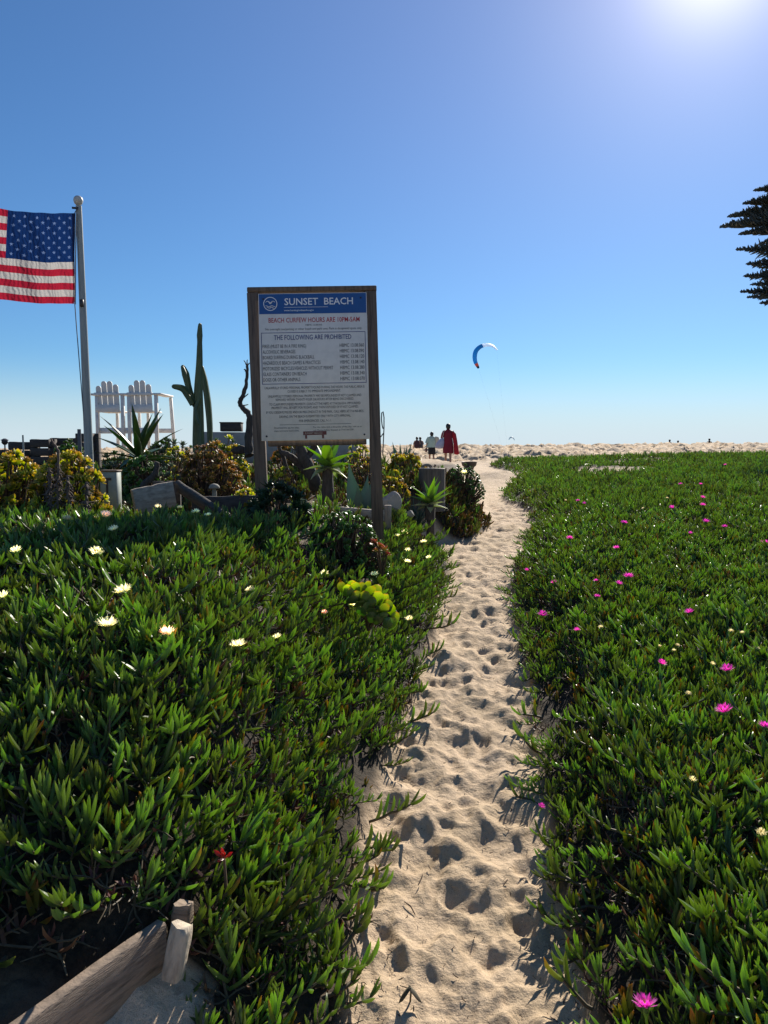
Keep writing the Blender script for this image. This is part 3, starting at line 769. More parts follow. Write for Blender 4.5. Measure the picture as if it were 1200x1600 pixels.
for (u, v) in ((4.5, 5), (94.5, 5), (4.8, 131.8), (95, 131.8)):
    mb = MB(); mb.lathe([(.0075, 0), (.0075, .004), (.005, .0065), (.001, .007)], n=10); o = mb.build('bolt', M_bolt, panel, (ux(u), FY, uz(v))); o.rotation_euler = (RAD(90), 0, 0)

# ------------------------------------------------------------------ flagpole and flag
DP = 7.8
KP = DP / 1200
M_pole = plain('painted_pole', (.26, .29, .29), .45, .3, 5, stretch=(6, 6, .5), bump=.001)
M_ball = plain('pole_ball', (.45, .46, .44), .5, .3, 20)
M_rope = plain('halyard_rope', (.10, .11, .13), .8)
pb, pt_ = P(140, 735, DP), P(123, 322, DP)
pole = thing('flagpole', 'pale grey flagpole with round ball top standing in the succulents', 'flagpole', pb)
mb = MB(); mb.tube([(0, 0, -.35), (0, 0, 0), (pt_ - pb) * .5, pt_ - pb], [.045, .044, .037, .029], 14)
mb.build('shaft', M_pole, pole)
mb = MB(); mb.lathe([(.0, -.048), (.02, -.045), (.036, -.03), (.045, -.008), (.046, .008), (.04, .028), (.025, .042), (.006, .048)], n=18)
mb.build('ball', M_ball, pole, pt_ - pb + Vector((-.003, 0, .052)))
mb = MB(); mb.tube([pt_ - pb + Vector((.005, -.03, -.03)), pt_ - pb + Vector((-.05, -.045, -.03))], .011, 8)
mb.build('pulley', M_bolt, pole)
q = P(128.5, 474, DP - .03) - pb
mb = MB(); mb.box(q + Vector((.0, -.01, 0)), (.035, .03, .075), bev=.006); mb.build('cleat', M_bolt, pole)
mb = MB(); pts = [P(px_, py_, DP - .03) - pb for px_, py_ in ((116.5, 470), (119, 505), (125, 580), (131, 655), (137, 712))]
mb.tube([P(121, 326, DP - .04) - pb, P(117, 332, DP - .04) - pb, P(115.5, 400, DP - .045) - pb] + pts, .005, 5); mb.build('halyard', M_rope, pole)

def flagmat(name, col, tr):
    m, n, b, out = newmat(name); L = n.links.new
    tc = nd(n, 'ShaderNodeTexCoord'); no = nd(n, 'ShaderNodeTexNoise'); no.inputs['Scale'].default_value = 14; no.inputs['Detail'].default_value = 5; L(tc.outputs['Object'], no.inputs['Vector'])
    r = ramp(n, [(.3, tuple(c * .8 for c in col)), (.7, col)]); L(no.outputs['Fac'], r.inputs[0]); L(r.outputs[0], b.inputs['Base Color']); b.inputs['Roughness'].default_value = .7
    wv = nd(n, 'ShaderNodeTexWave'); wv.inputs['Scale'].default_value = 9; wv.inputs['Distortion'].default_value = 9; wv.inputs['Detail'].default_value = 3; L(tc.outputs['Object'], wv.inputs['Vector'])
    bp = nd(n, 'ShaderNodeBump'); bp.inputs['Strength'].default_value = .35; bp.inputs['Distance'].default_value = .02; L(wv.outputs['Fac'], bp.inputs['Height']); L(bp.outputs[0], b.inputs['Normal'])
    t = nd(n, 'ShaderNodeBsdfTranslucent'); t.inputs[0].default_value = (*tr, 1); L(bp.outputs[0], t.inputs['Normal'])
    mx = nd(n, 'ShaderNodeMixShader'); mx.inputs[0].default_value = .5; L(b.outputs[0], mx.inputs[1]); L(t.outputs[0], mx.inputs[2]); L(mx.outputs[0], out.inputs[0])
    return m
M_fw, M_fr, M_fb, M_fs = flagmat('flag_white', (.58, .56, .55), (.40, .38, .36)), flagmat('flag_red', (.38, .013, .035), (.32, .010, .028)), flagmat('flag_blue', (.008, .022, .10), (.003, .020, .095)), flagmat('flag_star', (.30, .36, .50), (.10, .16, .32))
fl0 = P(117.5, 333, DP - .05)
flag = thing('flag', 'red white and blue starred and striped flag flying from the pole', 'flag', fl0)
FLW, FLH = 1.56, 134.5 * KP
def fpos(u, v):
    x = -u * FLW
    sag = -.035 * math.sin(u * 5.2 + .2) * u ** .5 + .06 * u
    yv = .055 * math.sin(u * 7.5 + v * 1.4) * min(1, u * 4) + .02 * math.sin(u * 19 - v * 3) * min(1, u * 5) + .006 * math.sin(u * 55 + v * 9)
    return Vector((x - .03 * v * (1 - u) - .01 * v, yv - .25 * u, -v * FLH + sag * (1 - .2 * v)))
NU, NV = 390, 182
st = np.zeros((NU, NV), bool)
ui = (np.arange(NU) + .5) / NU; vi = (np.arange(NV) + .5) / NV
for row in range(9):
    for k in range(6 if row % 2 == 0 else 5):
        u0 = .033 + (k + (0 if row % 2 == 0 else .5)) * .0667; v0 = .054 + row * .0538
        dx, dy = np.meshgrid((ui - u0) * FLW, (v0 - vi) * FLH, indexing='ij')
        a_ = np.arctan2(dx, dy); sec = np.abs((a_ + math.pi / 5) % (2 * math.pi / 5) - math.pi / 5)
        rr_ = np.hypot(dx, dy); Ro, Ri = .019, .0078
        # straight edge between the outer tip and the inner notch
        x_, y_ = rr_ * np.cos(sec), rr_ * np.sin(sec); ix, iy = Ri * math.cos(math.pi / 5), Ri * math.sin(math.pi / 5)
        st |= (x_ - Ro) * iy - (ix - Ro) * y_ < 0
mb = MB()
mb.v = [tuple(fpos(i / NU, j / NV)) for i in range(NU + 1) for j in range(NV + 1)]; mb.t = [0.0] * len(mb.v)
for i in range(NU):
    for j in range(NV):
        mi = (3 if st[i, j] else 2) if (i < .40 * NU and j < 98) else (1 if (j // 14) % 2 == 0 else 0)
        k = i * (NV + 1) + j
        mb.m.append(mi); mb.f.append((k, k + 1, k + NV + 2, k + NV + 1)); mb.sm.append(True)
mb.build('cloth', [M_fw, M_fr, M_fb, M_fs], flag)
mb = MB(); mb.tube([fpos(0, 0) + Vector((.012, 0, .004)), fpos(0, .5) + Vector((.012, 0, 0)), fpos(0, 1) + Vector((.012, 0, -.004))], [.013, .012, .013], 6, squash=.35)
mb.build('heading', M_fw, flag)

# ------------------------------------------------------------------ tall white double chair
DC = 15.0
KC = DC / 1200
c0 = P(200, 697, DC)
chair = thing('tall_double_chair', 'pair of tall white slatted lookout chairs joined by a shared arm', 'chair', c0, (0, 0, RAD(-4)))
def cX(px): return (px - 200) * KC
def cZ(py): return (697 - py) * KC
def bar(name, a, b, w, d, parent=chair, mt=M_white, bev=.006):
    a, b = Vector(a), Vector(b); mb = MB(); L_ = (b - a).length
    mb.box((0, 0, 0), (w, d, L_), bev=bev); o = mb.build(name, mt, parent, (a + b) / 2)
    o.rotation_mode = 'QUATERNION'; o.rotation_quaternion = (b - a).to_track_quat('Z', 'Y') if abs((b - a).normalized().z) < .999 else Quaternion()
    return o
def slat(px0, px1, top, bot, y0, y1):
    w = cX(px1) - cX(px0); h = cZ(top) - cZ(bot); n = 8
    mb = MB(); out = [(-w / 2, 0), (w / 2, 0)] + [(w / 2 * math.cos(a), h - w / 2 + w / 2 * math.sin(a)) for a in np.linspace(0, math.pi, n)]
    lean = .12
    mb.loft([[Vector((x, yy + z * lean * -1, z)) for x, z in out] for yy in (0, .022)], smooth=False)
    return mb.build('back_slat', M_white, chair, (( cX(px0) + cX(px1)) / 2, y0, cZ(bot)))
for base, tops in ((152, (604, 597, 597, 602)), (204, (603, 596, 596, 602))):
    for k, tp in enumerate(tops):
        x0 = base + k * 9.1; slat(x0 + .3, x0 + 8.6, tp, 634, 0, 0)
    mb = MB(); mb.box((0, 0, 0), (cX(base + 37) - cX(base - 1), .03, cZ(633) - cZ(645)), bev=.006); mb.build('back_rail', M_white, chair, (cX(base + 18), -.02, cZ(639)))
    mb = MB(); mb.box((0, 0, 0), (cX(base + 36) - cX(base), .5, .03), bev=.006); mb.build('seat', M_white, chair, (cX(base + 18), .28, cZ(643)))
    mb = MB(); mb.box((0, 0, 0), (cX(base + 38) - cX(base - 2), .03, .06), bev=.006); mb.build('upper_rail', M_white, chair, (cX(base + 18), -.05, cZ(617)))
for a, b in ((142, 155), (188, 205), (242, 256)):
    mb = MB(); mb.box((0, 0, 0), (cX(b) - cX(a), .72, .035), bev=.008); mb.build('arm', M_white, chair, (cX((a + b) / 2), .30, cZ(617)))
for px, dx in ((152.5, 0), (192.5, 1.5), (203, 1), (246, 1)):
    bar('leg', (cX(px + dx), 0, cZ(700)), (cX(px), 0, cZ(618)), .062, .062)
for px, dx in ((162, 3), (198, 4), (214, 1), (252, 5)):
    bar('leg', (cX(px + dx * .9), .62, cZ(700)), (cX(px), .62, cZ(619)), .05, .06)
mb = MB(); mb.box((0, 0, 0), (cX(247) - cX(152), .03, cZ(669) - cZ(678)), bev=.006); mb.build('foot_rail', M_white, chair, (cX(199), .02, cZ(673)))
mb = MB(); mb.box((0, 0, 0), (cX(252) - cX(158), .03, cZ(669) - cZ(676)), bev=.006); mb.build('foot_rail', M_white, chair, (cX(206), .60, cZ(672)))

# ------------------------------------------------------------------ cacti, snag, hoop
def cactusmat():
    m, n, b, out = newmat('cactus_skin'); L = n.links.new
    tc = nd(n, 'ShaderNodeTexCoord'); no = nd(n, 'ShaderNodeTexNoise'); no.inputs['Scale'].default_value = 6; no.inputs['Detail'].default_value = 6; L(tc.outputs['Object'], no.inputs['Vector'])
    r = ramp(n, [(.3, (.035, .062, .026)), (.6, (.06, .095, .035)), (.8, (.13, .14, .07))]); L(no.outputs['Fac'], r.inputs[0]); L(r.outputs[0], b.inputs['Base Color']); b.inputs['Roughness'].default_value = .5
    return m
M_cac = cactusmat()
def ribbed(mb, pts, rads, ribs=6):
    pts = [Vector(p) for p in pts]; rings = []
    # smooth the spine
    fine, fr = [], []
    for i in range(len(pts) - 1):
        p0, p1, p2, p3 = pts[max(i - 1, 0)], pts[i], pts[i + 1], pts[min(i + 2, len(pts) - 1)]
        for s in range(5):
            t = s / 5
            fine.append(.5 * ((2 * p1) + (p2 - p0) * t + (2 * p0 - 5 * p1 + 4 * p2 - p3) * t * t + (3 * p1 - p0 - 3 * p2 + p3) * t ** 3)); fr.append(rads[i] + (rads[i + 1] - rads[i]) * t)
    fine.append(pts[-1]); fr.append(rads[-1])
    d = (pts[-1] - pts[-2]).normalized()
    for t in (.5, .85, 1.0):
        fine.append(pts[-1] + d * rads[-1] * t * 1.3); fr.append(rads[-1] * math.sqrt(max(0.02, 1 - t * t)))
    for i, p in enumerate(fine):
        dd = (fine[min(i + 1, len(fine) - 1)] - fine[max(i - 1, 0)]).normalized()
        a = dd.cross(Vector((0, 1, 0)));  a = a.normalized() if a.length > .05 else Vector((1, 0, 0)); b = a.cross(dd)
        rings.append([p + (a * math.cos(th) + b * math.sin(th)) * fr[i] * (1 + .34 * (abs(math.cos(th * ribs / 2)) ** 2 - .5) * 1.4) for th in np.linspace(0, 2 * math.pi, ribs * 4, endpoint=False)])
    mb.loft(rings)
DK = 9.0; kk = DK / 1200
cb = P(311, 702, DK)
cactus = thing('tall_cactus', 'tall dark green column cactus with small side arms', 'cactus', cb)
def cp(px, py, dy=0): return P(px, py, DK + dy) - cb
mb = MB(); ribbed(mb, [cp(311, 715), cp(310, 690), cp(310, 650), cp(310, 610), cp(311.5, 570), cp(312, 535), cp(312, 524), cp(312.5, 508)], [.056, .057, .051, .042, .032, .024, .028, .018]); mb.build('trunk', M_cac, cactus)
mb = MB(); ribbed(mb, [cp(306, 634), cp(298, 618), cp(294, 602), cp(290, 585), cp(286, 574)], [.030, .034, .030, .036, .022]); mb.build('arm', M_cac, cactus)
mb = MB(); ribbed(mb, [cp(302, 632, -.03), cp(293, 616, -.03), cp(285, 607, -.03), cp(272, 604, -.03)], [.032, .036, .032, .022]); mb.build('arm', M_cac, cactus)
mb = MB(); ribbed(mb, [cp(313, 622, -.09), cp(307, 638, -.10), cp(306, 650, -.11), cp(310, 662, -.12)], [.024, .026, .022, .014], 5); mb.build('arm', M_cac, cactus)
cb2 = P(328, 698, DK + .15)
cactus2 = thing('slender_cactus', 'slender single stem cactus leaning against the right side of the tall one', 'cactus', cb2)
def cp2(px, py): return P(px, py, DK + .15) - cb2
mb = MB(); ribbed(mb, [cp2(328, 712), cp2(328, 670), cp2(325, 630), cp2(320, 595), cp2(316, 574)], [.022, .030, .034, .030, .016], 5); mb.build('stem', M_cac, cactus2)

DS = 9.6
sb = P(386, 700, DS)
snag = thing('dead_snag', 'bare twisted dead stem rising just left of the sign', 'dead tree', sb)
def sp_(px, py, dy=0): return P(px, py, DS + dy) - sb
def wiggle_tube(name, pts, rad, parent, mt, n=8, amp=.006):
    r = random.Random(len(name) + len(pts)); fine, fr = [], []
    for i in range(len(pts) - 1):
        p0, p1, p2, p3 = pts[max(i - 1, 0)], pts[i], pts[i + 1], pts[min(i + 2, len(pts) - 1)]
        for s in range(4):
            t = s / 4
            fine.append(.5 * ((2 * p1) + (p2 - p0) * t + (2 * p0 - 5 * p1 + 4 * p2 - p3) * t * t + (3 * p1 - p0 - 3 * p2 + p3) * t ** 3) + Vector((r.uniform(-amp, amp), r.uniform(-amp, amp), 0))); fr.append((rad[i] + (rad[i + 1] - rad[i]) * t) * r.uniform(.88, 1.12))
    fine.append(pts[-1]); fr.append(rad[-1])
    mb = MB(); mb.tube(fine, fr, n); return mb.build(name, mt, parent)
wiggle_tube('trunk', [sp_(389, 712), sp_(388, 690), sp_(390, 665), sp_(389, 648), sp_(380, 638), sp_(375, 631), sp_(378, 620), sp_(384, 605), sp_(386, 585), sp_(386, 572)], [.06, .05, .042, .036, .034, .030, .027, .024, .02, .018], snag, M_bark)
for a, b, c in (((386, 572), (383, 566), (381, 563)), ((386, 573), (389, 568), (391, 567)), ((387, 574), (386, 565), (387, 562)), ((380, 622), (386, 617), (388, 615)), ((378, 634), (384, 633), (388, 632)), ((376, 632), (374, 626), (373, 622)), ((384, 580), (383, 577), (381, 578))):
    wiggle_tube('twig', [sp_(*a), sp_(*b), sp_(*c)], [.012, .007, .004], snag, M_bark, 5, .002)
DH = 9.8
hb = P(598, 706, DH)
hoop = thing('garden_hook', 'thin black looped metal rod standing behind the right sign post', 'garden hook', hb)
mb = MB(); hp = [(598, 712), (599, 690), (600, 668), (600, 652), (598.5, 643), (596.5, 645), (596, 655), (597, 664), (598.5, 670)]
mb.tube([P(a, b, DH) - hb for a, b in hp], .008, 6); mb.tube([P(a, b, DH) - hb for a, b in ((594.5, 683), (597, 680), (599, 677))], .007, 5); mb.build('rod', M_bolt, hoop)

# ------------------------------------------------------------------ kites
def kitemat(name, c): return leafmat(name, [(0, c), (1, c)], tuple(min(1, x * 1.5) for x in c), .25, .5, .05)
def kite(name, label, pts, d, thick, chord, cols, mats, lines):
    c = P(*pts[len(pts) // 2], d); k = thing(name, label, 'kite', c)
    w = [P(a, b, d) - c for a, b in pts]; n = len(w); q = len(mats)
    fine = []
    for i in range(n - 1):
        p0, p1, p2, p3 = w[max(i - 1, 0)], w[i], w[i + 1], w[min(i + 2, n - 1)]
        for s in range(4):
            t = s / 4; fine.append(.5 * ((2 * p1) + (p2 - p0) * t + (2 * p0 - 5 * p1 + 4 * p2 - p3) * t * t + (3 * p1 - p0 - 3 * p2 + p3) * t ** 3))
    fine.append(w[-1]); N = len(fine)
    ctr = sum(w, Vector()) / n
    def ringat(i):
        f = i / (N - 1); s = math.sin(math.pi * (.06 + .88 * f)) ** .6
        t = (fine[min(i + 1, N - 1)] - fine[max(i - 1, 0)]).normalized(); o = t.cross(Vector((0, 1, 0))).normalized()
        ch = (Vector((0, 1, 0)) * .75 + o * .66).normalized(); nn = t.cross(ch).normalized()
        return [fine[i] + ch * (chord * s * a) + nn * (thick * s * b) for a, b in ((-.5, 0), (-.42, .13), (-.2, .2), (.15, .12), (.5, 0), (.15, -.02), (-.2, -.05), (-.42, -.09))]
    lims = [int(round(x * (N - 1))) for x in cols]
    for j, mt in enumerate(mats):
        mb = MB(); mb.loft([ringat(i) for i in range(lims[j], lims[j + 1] + 1)]); mb.build('panel', mt, k)
    if lines:
        mb = MB()
        for i in (1, N - 2): mb.tube([fine[i], lines - c], .004, 3)
        mb.build('line', M_rope, k)
    return k
K_b, K_w, K_o, K_n = kitemat('kite_blue', (.03, .26, .40)), kitemat('kite_white', (.7, .74, .78)), kitemat('kite_orange', (.35, .13, .09)), kitemat('kite_navy', (.015, .08, .14))
kite('kite', 'large blue and white crescent kite flying above the beach', [(748, 575.5), (745.5, 571), (742.5, 564.5), (741.8, 556), (744, 548), (750, 542), (758, 539), (765, 539), (771, 541.5), (777, 547)], 150, 1.0, 1.25,
     [0, .07, .17, .60, 1], [K_n, K_o, K_b, K_w], P(797, 740, 165))
K_g = kitemat('kite_grey', (.36, .42, .45))
kite('kite', 'tiny pale crescent kite low over the sand horizon', [(795, 687.5), (796.5, 684.5), (799, 683.3), (802, 684.4), (804, 687.8)], 400, .8, 1.0, [0, 1], [K_g], P(806, 722, 420))
# ------------------------------------------------------------------ rosettes and shrubs
def rosette(seed, n=16, L=.05, Wd=.034, T=.005, prof=PR_SPOON, open_=.9, bend=.5, nseg=3, cup=.18, mats=None, m=0):
    r = random.Random(seed); mb = MB()
    for k in range(n):
        f = k / (n - 1); a = k * 2.39996 + r.uniform(-.15, .15)
        e = (1.35 - open_ * 1.25 * f) + r.uniform(-.1, .1)
        D = Vector((math.cos(a) * math.cos(e), math.sin(a) * math.cos(e), math.sin(e))); N = Vector((-math.cos(a) * math.sin(e), -math.sin(a) * math.sin(e), math.cos(e)))
        mb.leaf(Vector((0, 0, .012 * (1 - f))) + D * .004, D, N, L * (.45 + .55 * f) * r.uniform(.88, 1.1), Wd * (.5 + .5 * f), T, bend, prof, nseg, 'lens', m, cup=cup)
    return mb
A_or = leafmat('aeonium_orange', [(0, (.08, .12, .025)), (.55, (.20, .22, .04)), (.85, (.30, .24, .055)), (1, (.36, .19, .08))], (.46, .46, .08), .45, .45, .3)
A_rd = leafmat('jade_red_tipped', [(0, (.06, .09, .025)), (.55, (.14, .14, .04)), (.85, (.24, .15, .06)), (1, (.32, .13, .08))], (.46, .42, .10), .42, .45, .3)
A_yg = leafmat('succulent_yellow_green', [(0, (.10, .14, .02)), (.5, (.22, .24, .03)), (1, (.36, .27, .05))], (.5, .52, .05), .45, .45, .3)
A_lime = leafmat('aeonium_lime', [(0, (.07, .12, .015)), (.55, (.17, .23, .02)), (.9, (.30, .31, .03)), (1, (.34, .20, .04))], (.46, .48, .05), .46, .42, .3, huev=.01)
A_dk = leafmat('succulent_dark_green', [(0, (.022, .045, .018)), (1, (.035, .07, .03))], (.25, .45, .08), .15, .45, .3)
A_jade = leafmat('jade_green', [(0, (.06, .10, .03)), (.7, (.09, .15, .04)), (1, (.14, .18, .06))], (.42, .5, .08), .36, .36, .3)
A_grey = leafmat('grey_green_leaf', [(0, (.10, .12, .09)), (1, (.16, .19, .14))], (.4, .5, .3), .22, .6, .25)
A_rose = leafmat('aeonium_red', [(0, (.18, .20, .03)), (.5, (.30, .22, .04)), (1, (.36, .045, .05))], (.45, .33, .1), .3, .4, .15)
A_ag = leafmat('agave_bright_green', [(0, (.12, .17, .05)), (.6, (.15, .24, .05)), (1, (.17, .25, .06))], (.45, .55, .08), .42, .4, .15, huev=.01)
A_agp = leafmat('agave_pale_leaf', [(0, (.22, .25, .17)), (1, (.32, .34, .26))], (.4, .45, .25), .3, .4, .15)
A_agb = leafmat('agave_blue_green', [(0, (.07, .12, .10)), (1, (.10, .16, .13))], (.3, .45, .3), .2, .45, .15)
A_yuc = leafmat('yucca_leaf', [(0, (.04, .075, .022)), (.8, (.055, .10, .03)), (1, (.10, .10, .04))], (.3, .45, .08), .25, .38, .3)

def rmesh(name, seed, mat, **k): return rosette(seed, **k).mesh(name, mat)
def bush(name, label, cat, c, r, nros, meshes, scl=(.9, 1.3), seed=0, group=None, stem_mat=None, low=.0, part='rosette', zpow=1.0, shell=(.8, 1.02)):
    """dome of rosettes on dark branching stems; c = ground centre, r = (rx, ry, height)"""
    rr = random.Random(seed); c = Vector(c)
    t = thing(name, label, cat, c, group=group)
    st = MB(); k = 0
    for i in range(nros):
        f = (i + .5) / nros
        zz = low + (1 - low) * (1 - f ** zpow); a = i * 2.39996 + rr.uniform(-.3, .3)
        rad = math.sqrt(max(0, 1 - zz * zz)); s = rr.uniform(*shell)
        lump = 1 + .14 * math.sin(a * 3 + seed) * rad
        p = Vector((r[0] * rad * math.cos(a) * s * lump, r[1] * rad * math.sin(a) * s * lump, r[2] * zz * s))
        n = Vector((math.cos(a) * rad / r[0], math.sin(a) * rad / r[1], zz / r[2])).normalized()
        n = (n + Vector((rr.gauss(0, .25), rr.gauss(0, .25), .35 + rr.gauss(0, .15)))).normalized()
        o = obj(part, rr.choice(meshes), t, p)
        o.rotation_mode = 'QUATERNION'; o.rotation_quaternion = n.to_track_quat('Z', 'Y') @ Quaternion((0, 0, 1), rr.uniform(0, 6.28))
        o.scale = (rr.uniform(*scl),) * 3
        b = Vector((p.x * .25 + rr.uniform(-.03, .03), p.y * .25, -.06)); mid = b.lerp(p, .5) + Vector((rr.uniform(-.03, .03), rr.uniform(-.03, .03), -.02))
        st.tube([b, mid, p], [.011, .008, .006], 5)
        for q in range(2):
            u = rr.uniform(.4, .9); e = b.lerp(p, u); st.leaf(e, Vector((rr.uniform(-1, 1), rr.uniform(-1, 1), rr.uniform(-.3, .8))), Vector((0, 0, 1)), .05, .022, .004, .4, PR_SPOON, 2, 'lens')
    st.build('stems', stem_mat or M_stem, t)
    return t
R_or = [rmesh('rosette_orange', 1 + i, A_or, n=18, L=.055, Wd=.036) for i in range(3)]
R_rd = [rmesh('rosette_red', 11 + i, A_rd, n=14, L=.04, Wd=.024) for i in range(3)]
R_yg = [rmesh('rosette_yellow_green', 21 + i, A_yg, n=15, L=.045, Wd=.028) for i in range(3)]
R_jd = [rmesh('jade_sprig', 31 + i, A_jade, n=14, L=.034, Wd=.024, open_=1.0) for i in range(3)]
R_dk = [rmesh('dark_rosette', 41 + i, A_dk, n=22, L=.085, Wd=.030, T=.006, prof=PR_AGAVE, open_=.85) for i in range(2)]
R_gr = [rmesh('grey_rosette', 51 + i, A_grey, n=14, L=.05, Wd=.02, prof=PR_AGAVE) for i in range(2)]
R_mx = [rmesh('rosette_bronze', 61 + i, A_rd, n=18, L=.055, Wd=.034) for i in range(2)]

def G(px, py, d, dz=0.0):
    p = P(px, py, d); return Vector((p.x, d, H(p.x, d) + dz))
def rows(d, r0, r1): return (r1 - r0) * d / 1200

# bush builder from picture extents: left, right, top row, distance; stands on the ground there
def pbush(name, label, cat, x0, x1, top, d, n, meshes, **k):
    g = G((x0 + x1) / 2, 760, d); zt = P((x0 + x1) / 2, top, d).z
    hgt = max(.10, zt - g.z - .02); w = (x1 - x0) / 2 * d / 1200
    return bush(name, label, cat, g, (w * .95, w * k.pop('deep', .75), hgt), n, meshes, **k)
pbush('succulent_bush', 'broad golden green succulent bush with orange tips at the far left edge', 'succulent', -60, 84, 706, 5.7, 120, R_or + R_yg[:1], scl=(1.0, 1.6), seed=1)
pbush('succulent_bush', 'orange and yellow succulent mound in front of the flagpole', 'succulent', 46, 168, 708, 5.5, 130, R_or + R_yg[:2], scl=(.9, 1.4), seed=2)
pbush('succulent_bush', 'round rusty red and orange bush left of the sign behind the boards', 'succulent', 272, 384, 690, 7.3, 190, R_rd + R_mx, scl=(.8, 1.2), seed=3)
pbush('succulent_bush', 'yellow green succulent bush at the foot of the column cactus', 'succulent', 250, 306, 692, 7.9, 44, R_yg, scl=(.7, 1.1), seed=4)
pbush('succulent_bush', 'small peach tipped bush right of the pale marker post', 'succulent', 176, 228, 716, 7.6, 40, R_or[:2] + R_mx, scl=(.8, 1.15), seed=5)
pbush('succulent_bush', 'grey green low bush beside the rusty red bush', 'succulent', 242, 285, 724, 7.1, 34, R_gr + R_yg[:1], scl=(.8, 1.1), seed=6)
pbush('succulent_bush', 'golden ruffled succulent mound behind the right sign post', 'succulent', 600, 662, 706, 9.3, 62, R_or, scl=(.9, 1.3), seed=7)
pbush('succulent_bush', 'lower golden rimmed succulent dome beside the grey rock', 'succulent', 588, 640, 737, 8.1, 46, R_or, scl=(.75, 1.05), seed=8)
pbush('succulent_bush', 'yellow succulent clump seen through the sign frame at its right', 'succulent', 535, 584, 688, 9.6, 40, R_yg + R_or[:1], scl=(.9, 1.3), seed=9)
pbush('succulent_bush', 'dusky red green bush behind the blue agave under the sign', 'succulent', 535, 610, 712, 9.0, 46, R_mx + R_rd, scl=(.9, 1.2), seed=10)
pbush('succulent_bush', 'pale yellow and cream flowered bush at the foot of the left sign post', 'succulent', 362, 408, 760, 6.4, 30, R_yg, scl=(.7, 1.0), seed=11)
pbush('succulent_bush', 'low bronze green clump just right of the left sign post', 'succulent', 424, 474, 726, 7.9, 34, R_yg[:2] + R_rd[:1], scl=(.7, 1.0), seed=12)
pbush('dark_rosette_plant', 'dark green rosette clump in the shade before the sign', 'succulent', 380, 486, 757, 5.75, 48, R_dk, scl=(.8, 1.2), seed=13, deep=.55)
pbush('jade_bush', 'dark green jade bush spilling down below the right sign post', 'shrub', 468, 600, 797, 5.35, 190, R_jd, scl=(.8, 1.25), seed=14, deep=.5, low=-.15)
for i, (x0, x1, top, d, ms, lab) in enumerate(((80, 135, 684, 9.0, R_jd, 'dark leafy shrub rising behind the orange mound at left'), (225, 290, 683, 9.4, R_jd + R_gr, 'green shrub behind the long leaved yucca'), (150, 215, 706, 8.6, R_gr + R_jd, 'grey green shrub at the foot of the white chairs'),
                                       (312, 396, 684, 9.9, R_jd + R_yg, 'low green shrub right of the cacti before the garden wall'), (415, 500, 690, 9.9, R_jd + R_mx, 'dark green shrub seen through the sign frame at left'), (185, 268, 708, 7.3, R_jd, 'shaded green shrub under the yucca leaves'),
                                       (205, 330, 690, 11, R_jd + R_gr, 'far green shrub along the garden wall behind the cacti'))):
    pbush('garden_shrub', lab, 'shrub', x0, x1, top, d, 80, ms, scl=(1.1, 1.8), seed=20 + i, group='green shrubs in the garden')
pbush('path_bush', 'dark green bush with a white flower beside the path and tree stump', 'shrub', 690, 757, 724, 9.6, 120, R_jd, scl=(.8, 1.2), seed=40, low=-.1)

# lime aeonium clump hanging on the bank
g = P(580, 948, 4.25)
lime = thing('lime_aeonium', 'bright lime green round leaved aeonium on the bank left of the path', 'succulent', g)
rr = random.Random(5)
lime_leaf = []
for i in range(4):
    mb = MB(); mb.leaf((0, 0, -.03), (0, 0, 1), (0, 1, 0), .080, .076, .0035, .35 + .15 * i, PR_ROUND, 6, 'lens', cup=.07 + .04 * i); lime_leaf.append(mb.mesh('leaf', A_lime))
dark_leaf = [m_.copy() for m_ in lime_leaf[:2]]
for m_ in dark_leaf: m_.materials.clear(); m_.materials.append(A_jade)
def lleaf(px, py, dd, s, ms, az, el):
    D = Vector((math.sin(az) * math.cos(el), -.25 * math.cos(el), math.sin(el))).normalized(); N = Vector((rr.uniform(-.5, .5), .8, rr.uniform(.2, .9))); N = (N - D * N.dot(D)).normalized(); Sd = N.cross(D)
    o = obj('leaf', rr.choice(ms), lime, P(px, py, 4.25 + dd) - g); o.rotation_mode = 'QUATERNION'; o.rotation_quaternion = Matrix((Sd, N, D)).transposed().to_quaternion(); o.scale = (s,) * 3
for px, py, dd, s in ((541, 917, 0, .85), (548, 910, .06, .8), (556, 913, .02, .9), (566, 914, .05, .95), (574, 910, .09, .9), (576, 920, 0, 1.0), (586, 918, .06, 1.0), (560, 926, -.04, .9), (568, 930, -.05, 1.0), (590, 930, -.01, 1.0), (582, 936, -.06, .95), (600, 932, .04, 1.0), (606, 941, 0, 1.05), (611, 948, .03, 1.0), (598, 946, -.06, .95), (616, 960, .01, .95), (613, 969, -.02, .85), (550, 921, -.03, .85), (534, 911, .03, .7)):
    lleaf(px, py + 8, dd, s * rr.uniform(.85, 1.1), lime_leaf, rr.uniform(-1.2, 1.3), rr.uniform(.4, 1.25))
for px, py in ((560, 946), (572, 952), (584, 958), (596, 966), (566, 958), (590, 972), (580, 968), (604, 976), (548, 940)):
    lleaf(px, py, -.06, .85, dark_leaf, rr.uniform(-1.2, 1.2), rr.uniform(.1, .7))
mb = MB()
for px, py in ((556, 922), (585, 930), (606, 948), (572, 955), (590, 965)): mb.tube([(-.02, .12, -.16), (P(px, py, 4.25) - g) * .6 + Vector((0, .06, -.05)), P(px, py + 6, 4.25) - g], [.010, .008, .006], 6)
mb.build('stems', M_stem, lime)

